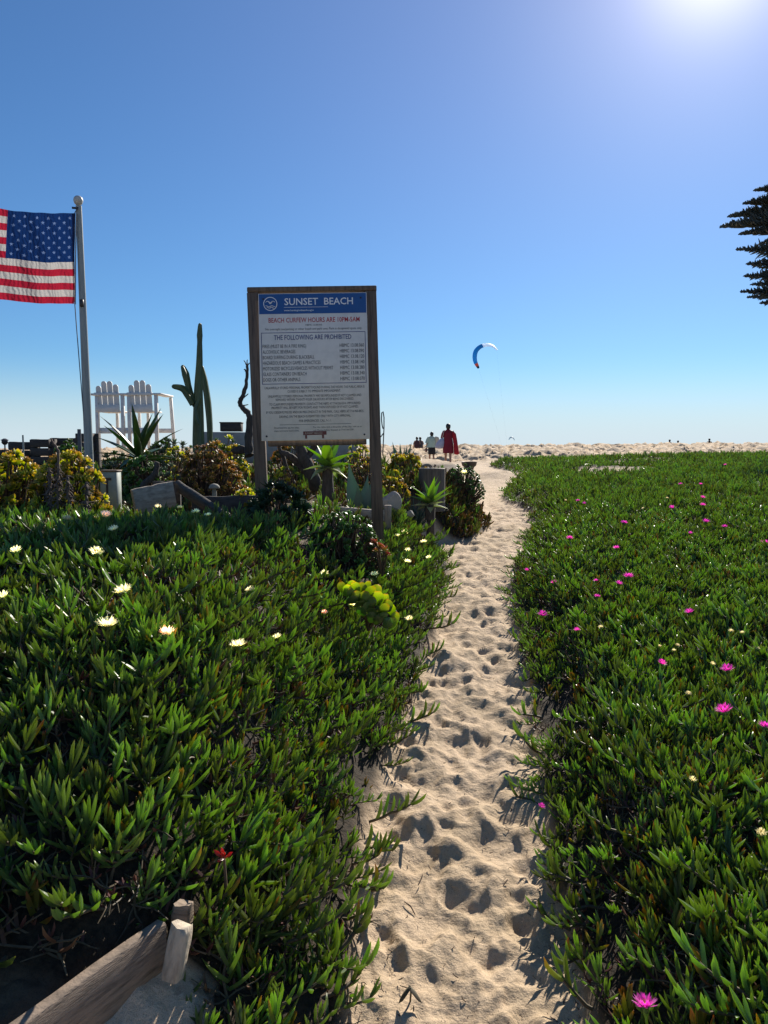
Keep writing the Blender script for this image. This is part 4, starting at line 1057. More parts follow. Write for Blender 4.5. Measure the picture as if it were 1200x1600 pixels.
# red and yellow rosettes on the jade bush
g = P(592, 858, 5.2)
t = thing('red_aeonium', 'small red and yellow succulent rosettes below the right sign post', 'succulent', g)
rs = [rmesh('red_rosette', 81 + i, A_rose, n=13, L=.045, Wd=.03) for i in range(2)]
for px, py, s in ((584, 850, .9), (592, 856, 1.0), (600, 862, 1.0), (604, 868, .8), (588, 862, .8)):
    o = obj('rosette', rs[px % 2], t, P(px, py, 5.2 + (px % 3) * .02) - g); o.rotation_euler = (.5, .2, px); o.scale = (s,) * 3
mb = MB()
for px, py in ((584, 850), (592, 856), (600, 862), (604, 868), (588, 862)): mb.tube([(.02, .1, -.2), P(px, py, 5.2) - g], [.01, .006], 5)
mb.build('stems', M_stem, t)

# grey succulent rosettes at the near corner, red sprig
g = P(122, 1418, 1.93)
t = thing('grey_rosette', 'small grey green rosette at the shaded edge of the ice plant, above the plank', 'succulent', g)
mb = rosette(91, 15, .042, .02, .006, PR_SPOON, 1.0, .3); mb.build('leaves', A_grey, t).rotation_euler = (.5, .15, 0)
mb = MB(); mb.tube([(0, .02, -.12), (0, 0, 0)], [.006, .005], 5); mb.build('stem', M_stem, t)
g = P(205, 1400, 1.97)
t = thing('grey_rosette', 'dusty green flat rosette behind the top end of the plank', 'succulent', g)
mb = rosette(92, 15, .045, .022, .006, PR_SPOON, 1.05, .2); mb.build('leaves', A_grey, t).rotation_euler = (.5, .0, 1)
mb = MB(); mb.tube([(0, .02, -.12), (0, 0, 0)], [.006, .005], 5); mb.build('stem', M_stem, t)
A_rose2 = leafmat('red_leaf', [(0, (.2, .03, .03)), (1, (.38, .03, .05))], (.5, .1, .1), .3, .4, .1)
g = P(350, 1342, 2.02)
t = thing('red_sprig', 'small crimson withered bud among the ice plant near the plank', 'flower', g)
rosette(93, 10, .03, .014, .004, PR_SPOON, .8, .4).build('petals', A_rose2, t).rotation_euler = (.6, 0, 0)
mb = MB(); mb.tube([(0, .02, -.1), (0, 0, 0)], [.005, .004], 5); mb.build('stem', M_stem, t)

# ------------------------------------------------------------------ agaves and yucca
def agave(name, label, c, n, L, Wd, T, lo, hi, bend, mats, prof=PR_AGAVE, seed=0, az=None, tilt=(0, 0, 0), nseg=7, cup=.22, trunk=.1, part='leaf', low_mat=None):
    r = random.Random(seed); t = thing(name, label, 'agave' if 'yucca' not in name else 'yucca', c, tilt)
    for k in range(n):
        f = k / max(1, n - 1); a = k * 2.39996 + r.uniform(-.2, .2); e = hi + (lo - hi) * f + r.uniform(-.1, .1)
        D = Vector((math.cos(a) * math.cos(e), math.sin(a) * math.cos(e), math.sin(e))); N = Vector((math.cos(a) * math.sin(e), math.sin(a) * math.sin(e), -math.cos(e)))
        mb = MB(); ll = L * (.6 + .4 * math.sin(math.pi * min(1, .25 + f * .8))) * r.uniform(.85, 1.1)
        mb.leaf(Vector((0, 0, trunk - .05 * f)) , D, N, ll, Wd, T, bend * (.3 + f) * r.uniform(.5, 1.3), prof, nseg, 'lens', 0, cup=-cup)
        mb.build(part, low_mat if (low_mat and f > .62) else mats, t)
    if trunk > 0:
        mb = MB(); mb.lathe([(.05, -.12), (.055, 0), (.045, trunk * .6), (.03, trunk)], n=10); mb.build('trunk', M_bark, t)
    return t
d = 7.6; c = P(512, 742, d); agave('agave', 'light green agave rosette with pale drooping lower leaves under the sign', c, 14, .35, .105, .014, -.3, 1.25, .5, A_ag, seed=3, low_mat=A_agp, trunk=.10)
mb = MB(); mb.lathe([(.06, -.35), (.065, -.2), (.055, -.05), (.04, .05)], n=10); obj('shaggy_trunk', mb.mesh('shaggy_trunk', M_bark), bpy.data.objects['agave'])
c = P(672, 794, 8.0); agave('agave', 'bright green agave in front of the tree stump beside the path', c, 16, .31, .075, .012, -.1, 1.3, .4, A_ag, seed=5, low_mat=A_agp, trunk=.06)
mb = MB(); mb.tube([(0, 0, .04), (.01, .01, -.1), (.0, .03, H(c.x, c.y) - c.z - .06)], [.035, .04, .05], 9); obj('lower_trunk', mb.mesh('lower_trunk', M_bark), bpy.data.objects['agave.001'])
d = 7.6; c = P(218, 722, d); agave('yucca', 'long leaved dark green yucca in front of the white chairs', c, 22, .58, .072, .012, -.3, 1.35, .4, A_yuc, PR_SWORD, seed=9, trunk=.05, nseg=8)
mb = MB(); mb.tube([(0, 0, .02), (.03, 0, -.25), (.05, .02, -.5)], [.06, .07, .08], 9); obj('lower_trunk', mb.mesh('lower_trunk', M_bark), bpy.data.objects['yucca'])
# broad blue agave with upright leaves
d = 7.0; c = P(562, 785, d); t = thing('blue_agave', 'broad upright blue grey agave leaves just left of the right sign post', 'agave', c)
for px, py, w, tw, sd in ((548, 722, .125, .1, 0), (572, 742, .11, -.5, .04), (585, 738, .10, .4, .08), (560, 756, .09, 0, -.06)):
    tip = P(px, py, d + sd) - c; mb = MB(); mb.leaf(Vector((tip.x * .25, sd * .5, -.12)), tip + Vector((0, 0, .12)), Vector((0, -1, .1)), tip.length + .12, w, .018, -.1, PR_AGAVE, 8, 'lens', 0, cup=.3, twist=tw)
    mb.build('leaf', A_agb, t)
# dark spiky agave on the rise right of the sign
d = 10.5; c = P(628, 718, d); t = thing('spiky_agave', 'dark pointed agave leaves silhouetted right of the sign', 'agave', c)
for px, py in ((613, 690), (618, 700), (625, 692), (632, 699), (636, 696), (643, 691), (607, 704), (648, 702)):
    tip = P(px, py, d + rr.uniform(-.08, .08)) - c; mb = MB(); b = Vector((tip.x * .35, 0, -.12)); mb.leaf(b, tip - b, Vector((0, -1, 0)), (tip - b).length, .055, .012, rr.uniform(-.2, .2), PR_AGAVE, 5, 'lens'); mb.build('leaf', A_agb, t)
# broad green pads by the marker post
d = 6.4; c = P(150, 765, d); t = thing('broad_leaf_plant', 'plant with broad smooth green leaves beside the pale marker post', 'plant', c)
for px, py, w in ((122, 716, .085), (151, 722, .095), (165, 748, .075), (140, 742, .07), (158, 730, .05)):
    tip = P(px, py, d + rr.uniform(-.06, .06)) - c; b = Vector((tip.x * .2, 0, -.1)); mb = MB(); mb.leaf(b, tip - b, Vector((.3, -1, .1)), (tip - b).length, w, .012, .25, PR_AGAVE, 7, 'lens', cup=.2); mb.build('leaf', A_yuc, t)
# grey wispy tuft in front of the second agave
c = surf(646, 822, .0); d = c.y; t = thing('grey_tuft', 'wispy grey green tuft left of the bright agave by the path', 'plant', c)
mb = MB()
for k in range(120):
    a = rr.uniform(0, 6.28); e = rr.uniform(.5, 1.45); D = Vector((math.cos(a) * math.cos(e), math.sin(a) * math.cos(e), math.sin(e)))
    mb.leaf(Vector((rr.uniform(-.08, .08), rr.uniform(-.05, .05), -.02)), D, Vector((0, 0, -1)), rr.uniform(.2, .42), .013, .003, rr.uniform(.1, .5), PR_SWORD, 3, 'lens')
mb.build('blades', A_agb, t)['kind'] = 'stuff'
# dried flower stalks in the left mound
M_dry = plain('dried_stalk', (.13, .095, .075), .9, .45, 30, bump=.004)
for i, (pts, lab) in enumerate(((((78, 800), (80, 760), (77, 730)), 'shortest dried flower stalk at the left of the orange mound'), (((90, 795), (91, 735), (90, 704), (84, 694), (79, 685)), 'tallest bent dried flower stalk above the orange mound'), (((110, 806), (108, 780), (105, 742)), 'shaggy dried flower stalk right of the tall bent one'), (((135, 815), (136, 780), (135, 752)), 'dark thin dried stalk at the right of the orange mound'))):
    d = 5.15; c = P(*pts[0], d); t = thing('dried_stalk', lab, 'plant stalk', c, group='dried flower stalks'); wiggle_tube('stalk', [P(a, b, d) - c for a, b in pts], [.008] * (len(pts) - 1) + [.005], t, M_dry, 6, .004)
    mb = MB()
    for k in range(110):
        f = rr.uniform(.15, 1); q_ = (P(*pts[-1], d) - c) * f if i != 1 else (P(90, 720, d) - c) * f
        mb.leaf(q_, Vector((rr.uniform(-1, 1), rr.uniform(-1, 1), rr.uniform(-1.2, .3))), Vector((0, 0, -1)), rr.uniform(.03, .065), .016, .003, .6, PR_SPOON, 2, 'lens')
    mb.build('dry_leaves', M_dry, t)['kind'] = 'stuff'

# ------------------------------------------------------------------ timber, posts, stump, rock and ornaments
def plank_obj(name, label, cat, a, b, h, th, mt, tilt=0.0, seed=0):
    """board whose top edge runs a->b, h deep, th thick, with slightly uneven edges"""
    a, b = Vector(a), Vector(b); ax = (b - a); L_ = ax.length; ax.normalize(); up = Vector((0, 0, 1)); up = (up - ax * up.dot(ax)).normalized(); nn = ax.cross(up)
    if tilt: up = (up * math.cos(tilt) + nn * math.sin(tilt)).normalized(); nn = ax.cross(up)
    mb = MB(); r = random.Random(seed); rings = []
    for k in range(9):
        f = k / 8; e1, e2 = r.uniform(-.004, .004), r.uniform(-.005, .005); b_ = th * .14; c = ax * (L_ * f)
        rings.append([c + up * e1 + nn * (th / 2 - b_), c + up * (e1 - b_) + nn * th / 2, c - up * (h + e2 - b_) + nn * th / 2, c - up * (h + e2) + nn * (th / 2 - b_), c - up * (h + e2) - nn * (th / 2 - b_), c - up * (h + e2 - b_) - nn * th / 2, c + up * (e1 - b_) - nn * th / 2, c + up * e1 - nn * (th / 2 - b_)])
    mb.loft(rings, smooth=False)
    o = mb.build(name, mt, None, a); return tag(o, label, cat)
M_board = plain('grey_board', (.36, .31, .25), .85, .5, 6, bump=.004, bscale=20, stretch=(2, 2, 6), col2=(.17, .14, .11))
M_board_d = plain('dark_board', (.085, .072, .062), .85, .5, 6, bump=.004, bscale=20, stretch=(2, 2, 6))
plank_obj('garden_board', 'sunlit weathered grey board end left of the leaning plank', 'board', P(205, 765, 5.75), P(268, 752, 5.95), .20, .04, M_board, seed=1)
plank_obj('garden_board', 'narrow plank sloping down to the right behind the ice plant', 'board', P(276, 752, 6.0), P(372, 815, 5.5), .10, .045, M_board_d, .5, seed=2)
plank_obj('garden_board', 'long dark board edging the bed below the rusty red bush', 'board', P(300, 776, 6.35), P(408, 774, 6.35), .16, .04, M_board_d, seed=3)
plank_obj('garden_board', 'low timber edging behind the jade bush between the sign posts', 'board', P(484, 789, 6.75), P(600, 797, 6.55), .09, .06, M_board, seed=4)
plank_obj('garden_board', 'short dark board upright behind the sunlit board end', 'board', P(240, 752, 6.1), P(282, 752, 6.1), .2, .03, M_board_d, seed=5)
c = P(606, 793, 6.6); mb = MB(); mb.box((0, 0, -.11), (.06, .06, .26), bev=.006); o = mb.build('stake', M_wood_greyv, None, c); tag(o, 'short square timber stake tight beside the right sign post', 'stake')
# near bed edging
a = P(252, 1438, 1.86); b = P(-10, 1621, 1.46)
M_near = plain('near_plank_wood', (.27, .20, .145), .85, .6, 6, bump=.006, bscale=22, stretch=(2.2, 2.2, 16), col2=(.10, .075, .055))
tag(plank_obj('bed_plank', 'wide brown plank edging the shaded sand bed at the near corner', 'plank', a + (a - b) * .0, b + (b - a) * .8, 0.165, .034, M_near, seed=7))
M_stakew = plain('pale_stake_wood', (.46, .385, .29), .85, .45, 9, bump=.006, bscale=40, stretch=(4, 4, 1.5), col2=(.26, .21, .16))
def chunk(name, label, c, size, rot, mt, seed):
    r = random.Random(seed); mb = MB(); hx, hy, hz = [s / 2 for s in size]; rings = []
    for k in range(7):
        z = -hz + 2 * hz * k / 6; ww = 1 - (.10 if k in (0, 6) else 0)
        rings.append([Vector((x * ww + r.uniform(-.0018, .0018), y_ * ww + r.uniform(-.0018, .0018), z + (r.uniform(-.006, .006) if k == 6 else 0))) for x, y_ in ((-hx * .8, -hy), (0, -hy * 1.03), (hx * .8, -hy), (hx, -hy * .8), (hx * 1.03, 0), (hx, hy * .8), (hx * .8, hy), (-hx * .8, hy), (-hx, hy * .8), (-hx, -hy * .8))])
    mb.loft(rings, smooth=False); o = mb.build(name, mt, None, c); o.rotation_euler = rot; return tag(o, label, 'stake')
chunk('bed_stake', 'short pale wooden stake at the end of the near plank', P(277, 1486, 1.80), (.046, .046, .128), (RAD(-16), RAD(5), RAD(-14)), M_stakew, 1)
chunk('bed_stake', 'darker timber end half buried behind the short pale stake', P(282, 1466, 1.90), (.046, .04, .18), (RAD(-8), RAD(3), RAD(-16)), M_near, 2)

# pale marker post
c = P(174, 782, 6.1); t = thing('marker_post', 'short square pale green marker post with brown cap left of the boards', 'post', c)
M_mark = plain('marker_paint', (.30, .34, .30), .6, .3, 8); M_cap = plain('marker_cap', (.16, .11, .075), .8, .4, 12)
hh = rows(6.1, 735, 782)
mb = MB(); mb.box((0, 0, hh / 2 - .06), (.13, .11, hh + .1), bev=.006); mb.build('body', M_mark, t)
mb = MB(); mb.box((0, 0, 0), (.142, .122, .014), bev=.004); mb.build('cap', M_cap, t, (0, 0, hh - .003))
mb = MB(); mb.box((-.01, -.0575, hh * .46), (.016, .003, hh * .42)); mb.box((-.01, -.0575, hh * .72), (.07, .003, .02)); mb.build('painted_mark', M_wood_old, t)

# round wooden stump
c = surf(675, 786, .0); d = c.y; t = thing('tree_stump', 'round grey wooden stump with bits on top beside the path', 'stump', c)
hs_ = rows(d, 732, 784); kst = d / 8.7; mb = MB(); rings = []
for z in np.linspace(-.1, hs_, 7):
    rings.append([Vector(((.146 + .006 * math.sin(5 * th) + .004 * math.sin(13 * th + 1)) * kst * math.cos(th), (.146 + .006 * math.sin(5 * th)) * kst * math.sin(th), z)) for th in np.linspace(0, 6.2832, 28, endpoint=False)])
mb.loft(rings); M_stump = plain('stump_wood', (.12, .10, .085), .9, .55, 6, bump=.01, bscale=10, stretch=(7, 7, .6), col2=(.05, .042, .036)); mb.build('trunk', M_stump, t)
mb = MB(); mb.lathe([(.147 * kst, 0), (.14 * kst, .008), (.02, .01)], n=24); mb.build('top_face', M_wood_grey, t, (0, 0, hs_ - .002))
c2 = c + Vector((-.06, 0, hs_ + .01)); mb = MB(); pts = [Vector((.05 * math.cos(a), 0, .03 * math.sin(a))) for a in np.linspace(0, math.pi, 9)]; mb.tube(pts, .012, 6, squash=1.5); o = mb.build('bark_piece', M_wood_grey, None, c2); tag(o, 'curved bark piece lying on top of the round stump', 'bark')
c2 = c + Vector((.03, 0, hs_ + .012)); t2 = thing('dried_flower', 'small pale dried flower tuft lying on the round stump', 'flower', c2)
rosette(95, 16, .05, .012, .003, PR_SWORD, .9, .4).build('petals', M_dry, t2)

# grey rock
def rock(name, label, c, sx_, sy_, sz_, seed, mt):
    bm = bmesh.new(); bmesh.ops.create_icosphere(bm, subdivisions=4, radius=1)
    r = random.Random(seed); pl = [(Vector((r.gauss(0, 1), r.gauss(0, 1), r.gauss(0, 1))).normalized(), r.uniform(.62, .9)) for _ in range(12)]
    for v in bm.verts:
        p = v.co.copy()
        for n_, d_ in pl:
            k = p.dot(n_) - d_
            if k > 0: p -= n_ * k * .9
        p *= 1 + .05 * float(fbm(np.array([p.x * 3 + seed]), np.array([p.y * 3 + p.z * 2]), seed)[0])
        v.co = Vector((p.x * sx_, p.y * sy_, p.z * sz_))
    me = bpy.data.meshes.new(name); bm.to_mesh(me); bm.free(); me.materials.append(mt)
    return tag(obj(name, me, None, c), label, 'rock')
M_rock = plain('grey_rock', (.30, .275, .245), .9, .35, 7, bump=.012, bscale=22, col2=(.19, .175, .155))
rock('rock', 'flat faced grey rock right of the sign post', P(610, 786, 7.0), .105, .07, .12, 4, M_rock)
rock('rock', 'small brown stone under the edge of the low timber', P(640, 803, 7.2), .05, .04, .035, 6, M_rock)
rock('rock', 'dark driftwood lump at the base of the dead snag', P(374, 703, 9.7), .11, .08, .06, 9, M_bark)
# driftwood log under the sign
d = 8.2; c = P(470, 745, d); t = thing('driftwood_stump', 'dark gnarled driftwood stump under the sign left of the agave', 'driftwood', c)
for pts, rd in ((((492, 762), (486, 735), (474, 712), (466, 692)), [.07, .065, .06, .04]), (((484, 742), (465, 722), (452, 712), (440, 706)), [.055, .045, .035, .02]), (((478, 720), (488, 704), (496, 690)), [.045, .035, .02]), (((462, 770), (450, 735), (438, 700), (432, 690)), [.03, .024, .018, .012])):
    wiggle_tube('limb', [P(a, b, d + rr.uniform(-.06, .06)) - c for a, b in pts], rd, t, M_bark, 9, .012)
# stone mushroom
d = 6.7; c = P(335, 775, d); t = thing('stone_mushroom', 'small pale stone mushroom ornament under the rusty red bush', 'ornament', c)
M_stone = plain('ornament_stone', (.24, .23, .20), .85, .3, 14, bump=.003)
mb = MB(); mb.lathe([(.03, -.05), (.028, .03), (.024, .085), (.02, .1)], n=14); mb.build('stem', M_stone, t)
mb = MB(); mb.lathe([(.02, .085), (.062, .088), (.066, .10), (.058, .122), (.036, .14), (.006, .148)], n=18); mb.build('cap', M_stone, t); t.scale = (.74,) * 3
# coiled hose like root beside the sunlit board
d = 7.0; c = P(235, 760, d); t = thing('curved_root', 'thick curved grey root left of the grey green bush', 'root', c); wiggle_tube('root', [P(a, b, d) - c for a, b in ((222, 770), (226, 757), (236, 748), (243, 738), (246, 722))], [.035, .035, .03, .026, .02], t, M_bark, 8, .006)

# garden wall with a box, far timbers at left
d = 12.4; a, b = P(318, 688, d), P(402, 690, d)
M_conc = plain('pale_concrete', (.34, .31, .28), .9, .25, 5, bump=.003)
o = tag(plank_obj('garden_wall', 'low pale concrete wall behind the cacti and the dead snag', 'wall', P(319, 675, d), P(560, 677, d), .5, .16, M_conc), 'low pale concrete wall behind the cacti and the dead snag', 'wall')
c = P(362, 674.5, d); t = thing('wooden_box', 'dark brown wooden box sitting on the low concrete wall', 'box', c)
mb = MB(); mb.box((0, 0, .07), (.33, .2, .135), bev=.006); mb.build('body', M_wood_old, t); mb = MB(); mb.box((0, 0, .142), (.35, .22, .018), bev=.004); mb.build('lid', M_wood_old, t)
M_tim = plain('dark_timber', (.075, .06, .05), .85, .5, 4, bump=.004, stretch=(1, 4, 4))
def timber_wall(name, label, x0, x1, top, d, n, hgt):
    a, b = P(x0, top, d), P(x1, top, d); t = thing(name, label, 'wall', a); L_ = (b - a).x
    for k in range(n):
        mb = MB(); mb.box((L_ / 2, rr.uniform(-.01, .01), -hgt * (k + .5)), (L_ + rr.uniform(-.03, .03), .12, hgt - .012), bev=.008); mb.build('timber', M_tim, t)
    for f in (.04, .96):
        mb = MB(); mb.box((L_ * f, .11, -hgt * n / 2), (.1, .1, hgt * n), bev=.006); mb.build('post', M_tim, t)
    return t
timber_wall('timber_wall', 'low dark timber retaining wall at the far left behind the orange mound', -80, 24, 702, 11.5, 4, .14)
timber_wall('timber_wall', 'dark stacked timber planter wall left of the shrub with a thin pole before it', 14, 50, 690, 11.8, 5, .13)
timber_wall('timber_wall', 'slightly taller dark timber block right of the thin pole', 49, 78, 686, 11.6, 5, .13)
timber_wall('timber_wall', 'long dark timber fence panel left of the flagpole', 80, 120, 684, 11.9, 6, .13)
timber_wall('timber_wall', 'dark timber box wall directly behind the flagpole', 119, 147, 677, 11.3, 7, .13)
for px, top, bot, d, w, lab in ((37, 680, 715, 11.0, .012, 'thin pale garden pole at the far left'), (125.5, 671, 730, 8.5, .02, 'dark thin stake beside the flagpole'), (151.5, 608, 700, 14.6, .0, '')):
    if not w: continue
    c = P(px, bot, d); mb = MB(); mb.tube([(0, 0, -.25), (0, 0, rows(d, top, bot))], w, 7); o = mb.build('garden_pole', M_rope if w > .015 else M_pole, None, c); tag(o, lab, 'pole')
d = 11.0; c = P(8, 706, d); t = thing('garden_light', 'small dark lantern on a stick at the far left edge', 'lantern', c)
mb = MB(); mb.tube([(0, 0, -.3), (0, 0, .12)], .01, 6); mb.build('stick', M_bolt, t); mb = MB(); mb.lathe([(.02, .10), (.045, .13), (.04, .16), (.06, .165), (.015, .19)], n=12); mb.build('lamp_head', M_bolt, t)

# dark bowl planter by the walkers
d = 24; c = P(733, 729, d); t = thing('fire_bowl', 'dark shallow round bowl on the sand beside the person in red', 'bowl', c)
mb = MB(); mb.lathe([(.12, -.15), (.16, -.02), (.22, .03), (.245, .13), (.255, .15), (.23, .15), (.2, .07), (.02, .05)], n=24); mb.build('bowl', M_bolt, t)
# ------------------------------------------------------------------ flowers, creeping sprigs, debris
def petalmat(name, c, c2): return leafmat(name, [(0, c2), (.5, c), (1, c)], tuple(min(1, x * 1.1) for x in c), .4, .5, .10, .2, .01)
M_pw, M_pp, M_pl, M_pk = petalmat('petal_cream', (.66, .63, .48), (.64, .60, .34)), petalmat('petal_magenta', (.50, .20, .42), (.62, .46, .56)), petalmat('petal_pale_pink', (.50, .46, .38), (.40, .40, .25)), petalmat('petal_peach', (.78, .62, .50), (.7, .62, .4))
M_cen = plain('flower_centre', (.62, .48, .06), .7, .3, 60)
def flower_meshes(nm, mat, seed, closed=.0):
    r = random.Random(seed); mb = MB()
    for k in range(60):
        a = k * 2.39996; e = .38 + .55 * (k % 3) / 2 + r.uniform(-.12, .12) + closed
        D = Vector((math.cos(a) * math.cos(e), math.sin(a) * math.cos(e), math.sin(e))); N = Vector((-math.cos(a) * math.sin(e), -math.sin(a) * math.sin(e), math.cos(e)))
        mb.leaf(Vector((math.cos(a) * .007, math.sin(a) * .007, 0)), D, N, .033 * r.uniform(.85, 1.08), .0062, .0008, .2, PR_SWORD, 3, 'lens', cup=.1)
    pet = mb.mesh('petals', mat)
    mb = MB(); mb.lathe([(.002, -.004), (.008, 0), (.009, .004), (.006, .007), (.001, .008)], n=10)
    for k in range(18):
        a = k * 2.4; mb.tube([(.005 * math.cos(a), .005 * math.sin(a), .004), (.009 * math.cos(a), .009 * math.sin(a), .014)], .0009, 3)
    cen = mb.mesh('centre', M_cen)
    mb = MB(); mb.lathe([(.003, -.10), (.004, -.03), (.009, -.014), (.010, -.003), (.004, .002)], n=8)
    for k in range(4):
        a = k * 1.57 + .3; mb.leaf(Vector((.006 * math.cos(a), .006 * math.sin(a), -.012)), Vector((math.cos(a), math.sin(a), .5)), Vector((-math.cos(a), -math.sin(a), .8)), .028, .008, .006, .5, PR_FINGER, 3, 'tri')
    return pet, cen, mb.mesh('calyx', M_ice)
FW, FP, FL, FK = flower_meshes('cream', M_pw, 1), flower_meshes('magenta', M_pp, 2), flower_meshes('pale', M_pl, 3, .25), flower_meshes('peach', M_pk, 4, .35)
def flower(px, py, ms, label, group, s=1.0, lift=.145, face=None):
    c = surf(px, py, lift); t = thing('ice_plant_flower', label, 'flower', c, (RAD(rng.uniform(-18, 8)), RAD(rng.uniform(-18, 18)), rng.uniform(0, 6.28)), group)
    t.scale = (s,) * 3
    for nm, m_ in zip(('petals', 'centre', 'calyx'), ms): obj(nm, m_, t)
    return t
gl, gr_ = 'cream ice plant flowers on the left bank', 'pink ice plant flowers in the right field'
LW = 'LW'
for px, py, s, lab in ((150, 865, .95, 'cream flower at the left of the bank above two larger cream flowers'), (193, 927, 1.05, 'cream flower cup tilted away in the middle of the dark left bank'), (168, 981, 1.15, 'largest open cream flower in the dark middle of the left bank'), (372, 1010, 1.0, 'open cream flower right of the tilted blush one on the left bank'),
                       (178, 829, .85, LW), (25, 862, .8, LW), (3, 935, .9, 'cream flower cut by the left edge of the photo'), (389, 924, .8, LW), (507, 898, .8, LW), (585, 899, .95, 'cream flower directly above the lime aeonium'), (549, 946, .9, 'cream flower just left below the lime aeonium'), (639, 969, .9, 'cream flower right below the lime aeonium near the path'),
                       (633, 833, 1.0, LW), (621, 838, .8, LW), (662, 848, 1.0, LW), (637, 861, .9, LW), (637, 879, .9, LW), (670, 873, .9, LW), (247, 793, .8, LW), (281, 794, .8, LW), (262, 787, .8, LW), (306, 801, .8, LW), (325, 806, .7, LW), (433, 998, .7, LW)):
    flower(px, py, FW, lab, gl, s * 1.02)
flower(165, 808, FK, 'peach pink flower head above the cream ones at the upper left of the bank', gl, 1.15, .17)
flower(260, 995, FK, 'blush cream flower tilted sideways beside the largest cream flower', gl, 1.05)
flower(507, 960, FK, 'peach flower bud left of the lime aeonium', gl, .7)
flower(105, 813, FL, 'pale half open flower at the far left top of the bank', gl, .9, .17)
flower(725, 739, FW, 'cream flower on the dark bush beside the path', gl, 1.3, .42)
RW = 'RW'
for px, py, s, lab in ((982, 902, 1.25, 'wide bright pink flower in the middle of the right field'), (1137, 1048, 1.1, 'upper of two large magenta flowers at the right edge'), (1132, 1112, 1.2, 'lower of two large magenta flowers at the right edge'), (1008, 1573, 1.0, 'deep magenta flower at the bottom right of the photo'), (848, 962, 1.1, 'magenta flower nearest the right edge of the path'), (1195, 1138, 1.0, 'magenta flower cut by the right edge of the photo'),
                       (846, 1262, .5, 'tiny magenta bud on the sprig at the right path edge'), (824, 892, 1.1, RW), (865, 911, 1, RW), (931, 908, .8, RW), (967, 913, 1.1, RW), (933, 933, .9, RW), (902, 985, .9, RW), (1077, 958, 1.2, RW), (1034, 1037, 1, RW), (890, 842, 1.3, RW), (963, 857, 1.2, RW), (975, 818, 1.4, RW), (1050, 794, 1.6, RW), (1098, 778, 1.4, RW), (1098, 790, 1.4, RW), (1063, 757, 1.4, RW),
                       (1095, 757, 1.2, RW), (1103, 816, 1.6, RW), (1132, 824, 1.1, RW), (1195, 849, 1.5, RW), (903, 783, 1.2, RW), (1133, 727, 1.4, RW), (913, 787, 1, RW), (1079, 834, .9, RW)):
    flower(px, py, FP, lab, gr_, s * (.72 if lab == RW else .92))
PWL = 'PWL'
for px, py, s in ((939, 982, .9), (1058, 1010, .8), (1030, 1012, .8), (1142, 988, .9), (1160, 990, .8), (1182, 1015, .9), (1053, 1018, .7), (1113, 1040, .8), (1076, 1086, .8), (1082, 1220, .8), (1190, 1305, 1.0), (884, 783, 1.1), (1042, 779, 1.0), (1005, 795, 1.0)):
    flower(px, py, FL, PWL, 'faded flower heads in the right field', s * .62)

# creeping sprigs along the sand edge: stem with single leaves
lf = []
for i in range(4):
    mb = MB(); mb.leaf((0, 0, 0), (0, 0, 1), (0, 1, 0), 1.0, .13, .13, .5 + .1 * i, PR_FINGER, 4, 'tri'); lf.append(mb.mesh('leaf', M_ice if i < 3 else M_ice_y))
def sprig(c, yaw, n, label, group, s=1.0, seed=0):
    r = random.Random(seed); t = thing('ice_plant_sprig', label, 'plant', c, (0, 0, yaw), group)
    p = Vector((-.06, 0, -.01)); pts = [p]; d = Vector((1, 0, .12))
    for k in range(n):
        d = (d + Vector((0, r.uniform(-.6, .6), r.uniform(-.15, .28)))).normalized(); p = p + d * .030 * s; p.z = max(p.z, .002); pts.append(p.copy())
    mb = MB(); mb.tube(pts, [.0055 * s] * n + [.003 * s], 6); mb.build('stem', M_ice_stem, t)
    for k in range(2, n + 1):
        for sg in (-1, 1):
            if k < n - 1 and r.random() < .38: continue
            D = Vector((.5 + (.5 if k == n else 0), sg * (.75 if k % 2 else .3), .35 + (.5 if k % 2 == 0 else .12) + r.uniform(0, .35))).normalized()
            o = obj('leaf', lf[r.randint(0, 3) if r.random() < .3 else r.randint(0, 2)], t, pts[k]); o.rotation_mode = 'QUATERNION'
            N = Vector((0, 0, 1)); Nn = (N - D * N.dot(D)).normalized(); Sd = Nn.cross(D)
            o.rotation_quaternion = Matrix((Sd, Nn, D)).transposed().to_quaternion(); o.scale = (r.uniform(.045, .095) * s,) * 3
    return t
sl, sr_ = 'creeping ice plant sprigs on the left sand edge', 'creeping ice plant sprigs on the right sand edge'
def gz(px, py): return surf(px, py, .012)
sprig(gz(588, 1282), .15, 7, 'single long ice plant sprig reaching right onto the sand halfway up the path', None, 1.05, 1)
sprig(gz(520, 1505), .3, 6, 'ice plant sprig with upturned tip at the lower left path edge', None, 1.1, 2)
sprig(gz(672, 985), -.1, 7, 'thin ice plant sprig lying on the sand at the narrow left edge of the path', None, 1.2, 3)
sprig(gz(838, 1262), 2.8, 6, 'ice plant sprig with a tiny bud reaching left onto the sand', None, .9, 4)
for i, (px, py, yw) in enumerate(((640, 1130, -.2), (615, 1170, .1), (565, 1390, -.5), (575, 1330, -.1), (545, 1440, -.4), (520, 1570, -.3), (650, 1085, -.4), (668, 1030, -.1), (690, 935, 0), (695, 895, .1), (700, 878, .3), (500, 1545, -.7), (560, 1355, .4))):
    sprig(gz(px, py), yw, 6, 'SL', sl, rng.uniform(.85, 1.15), 10 + i)
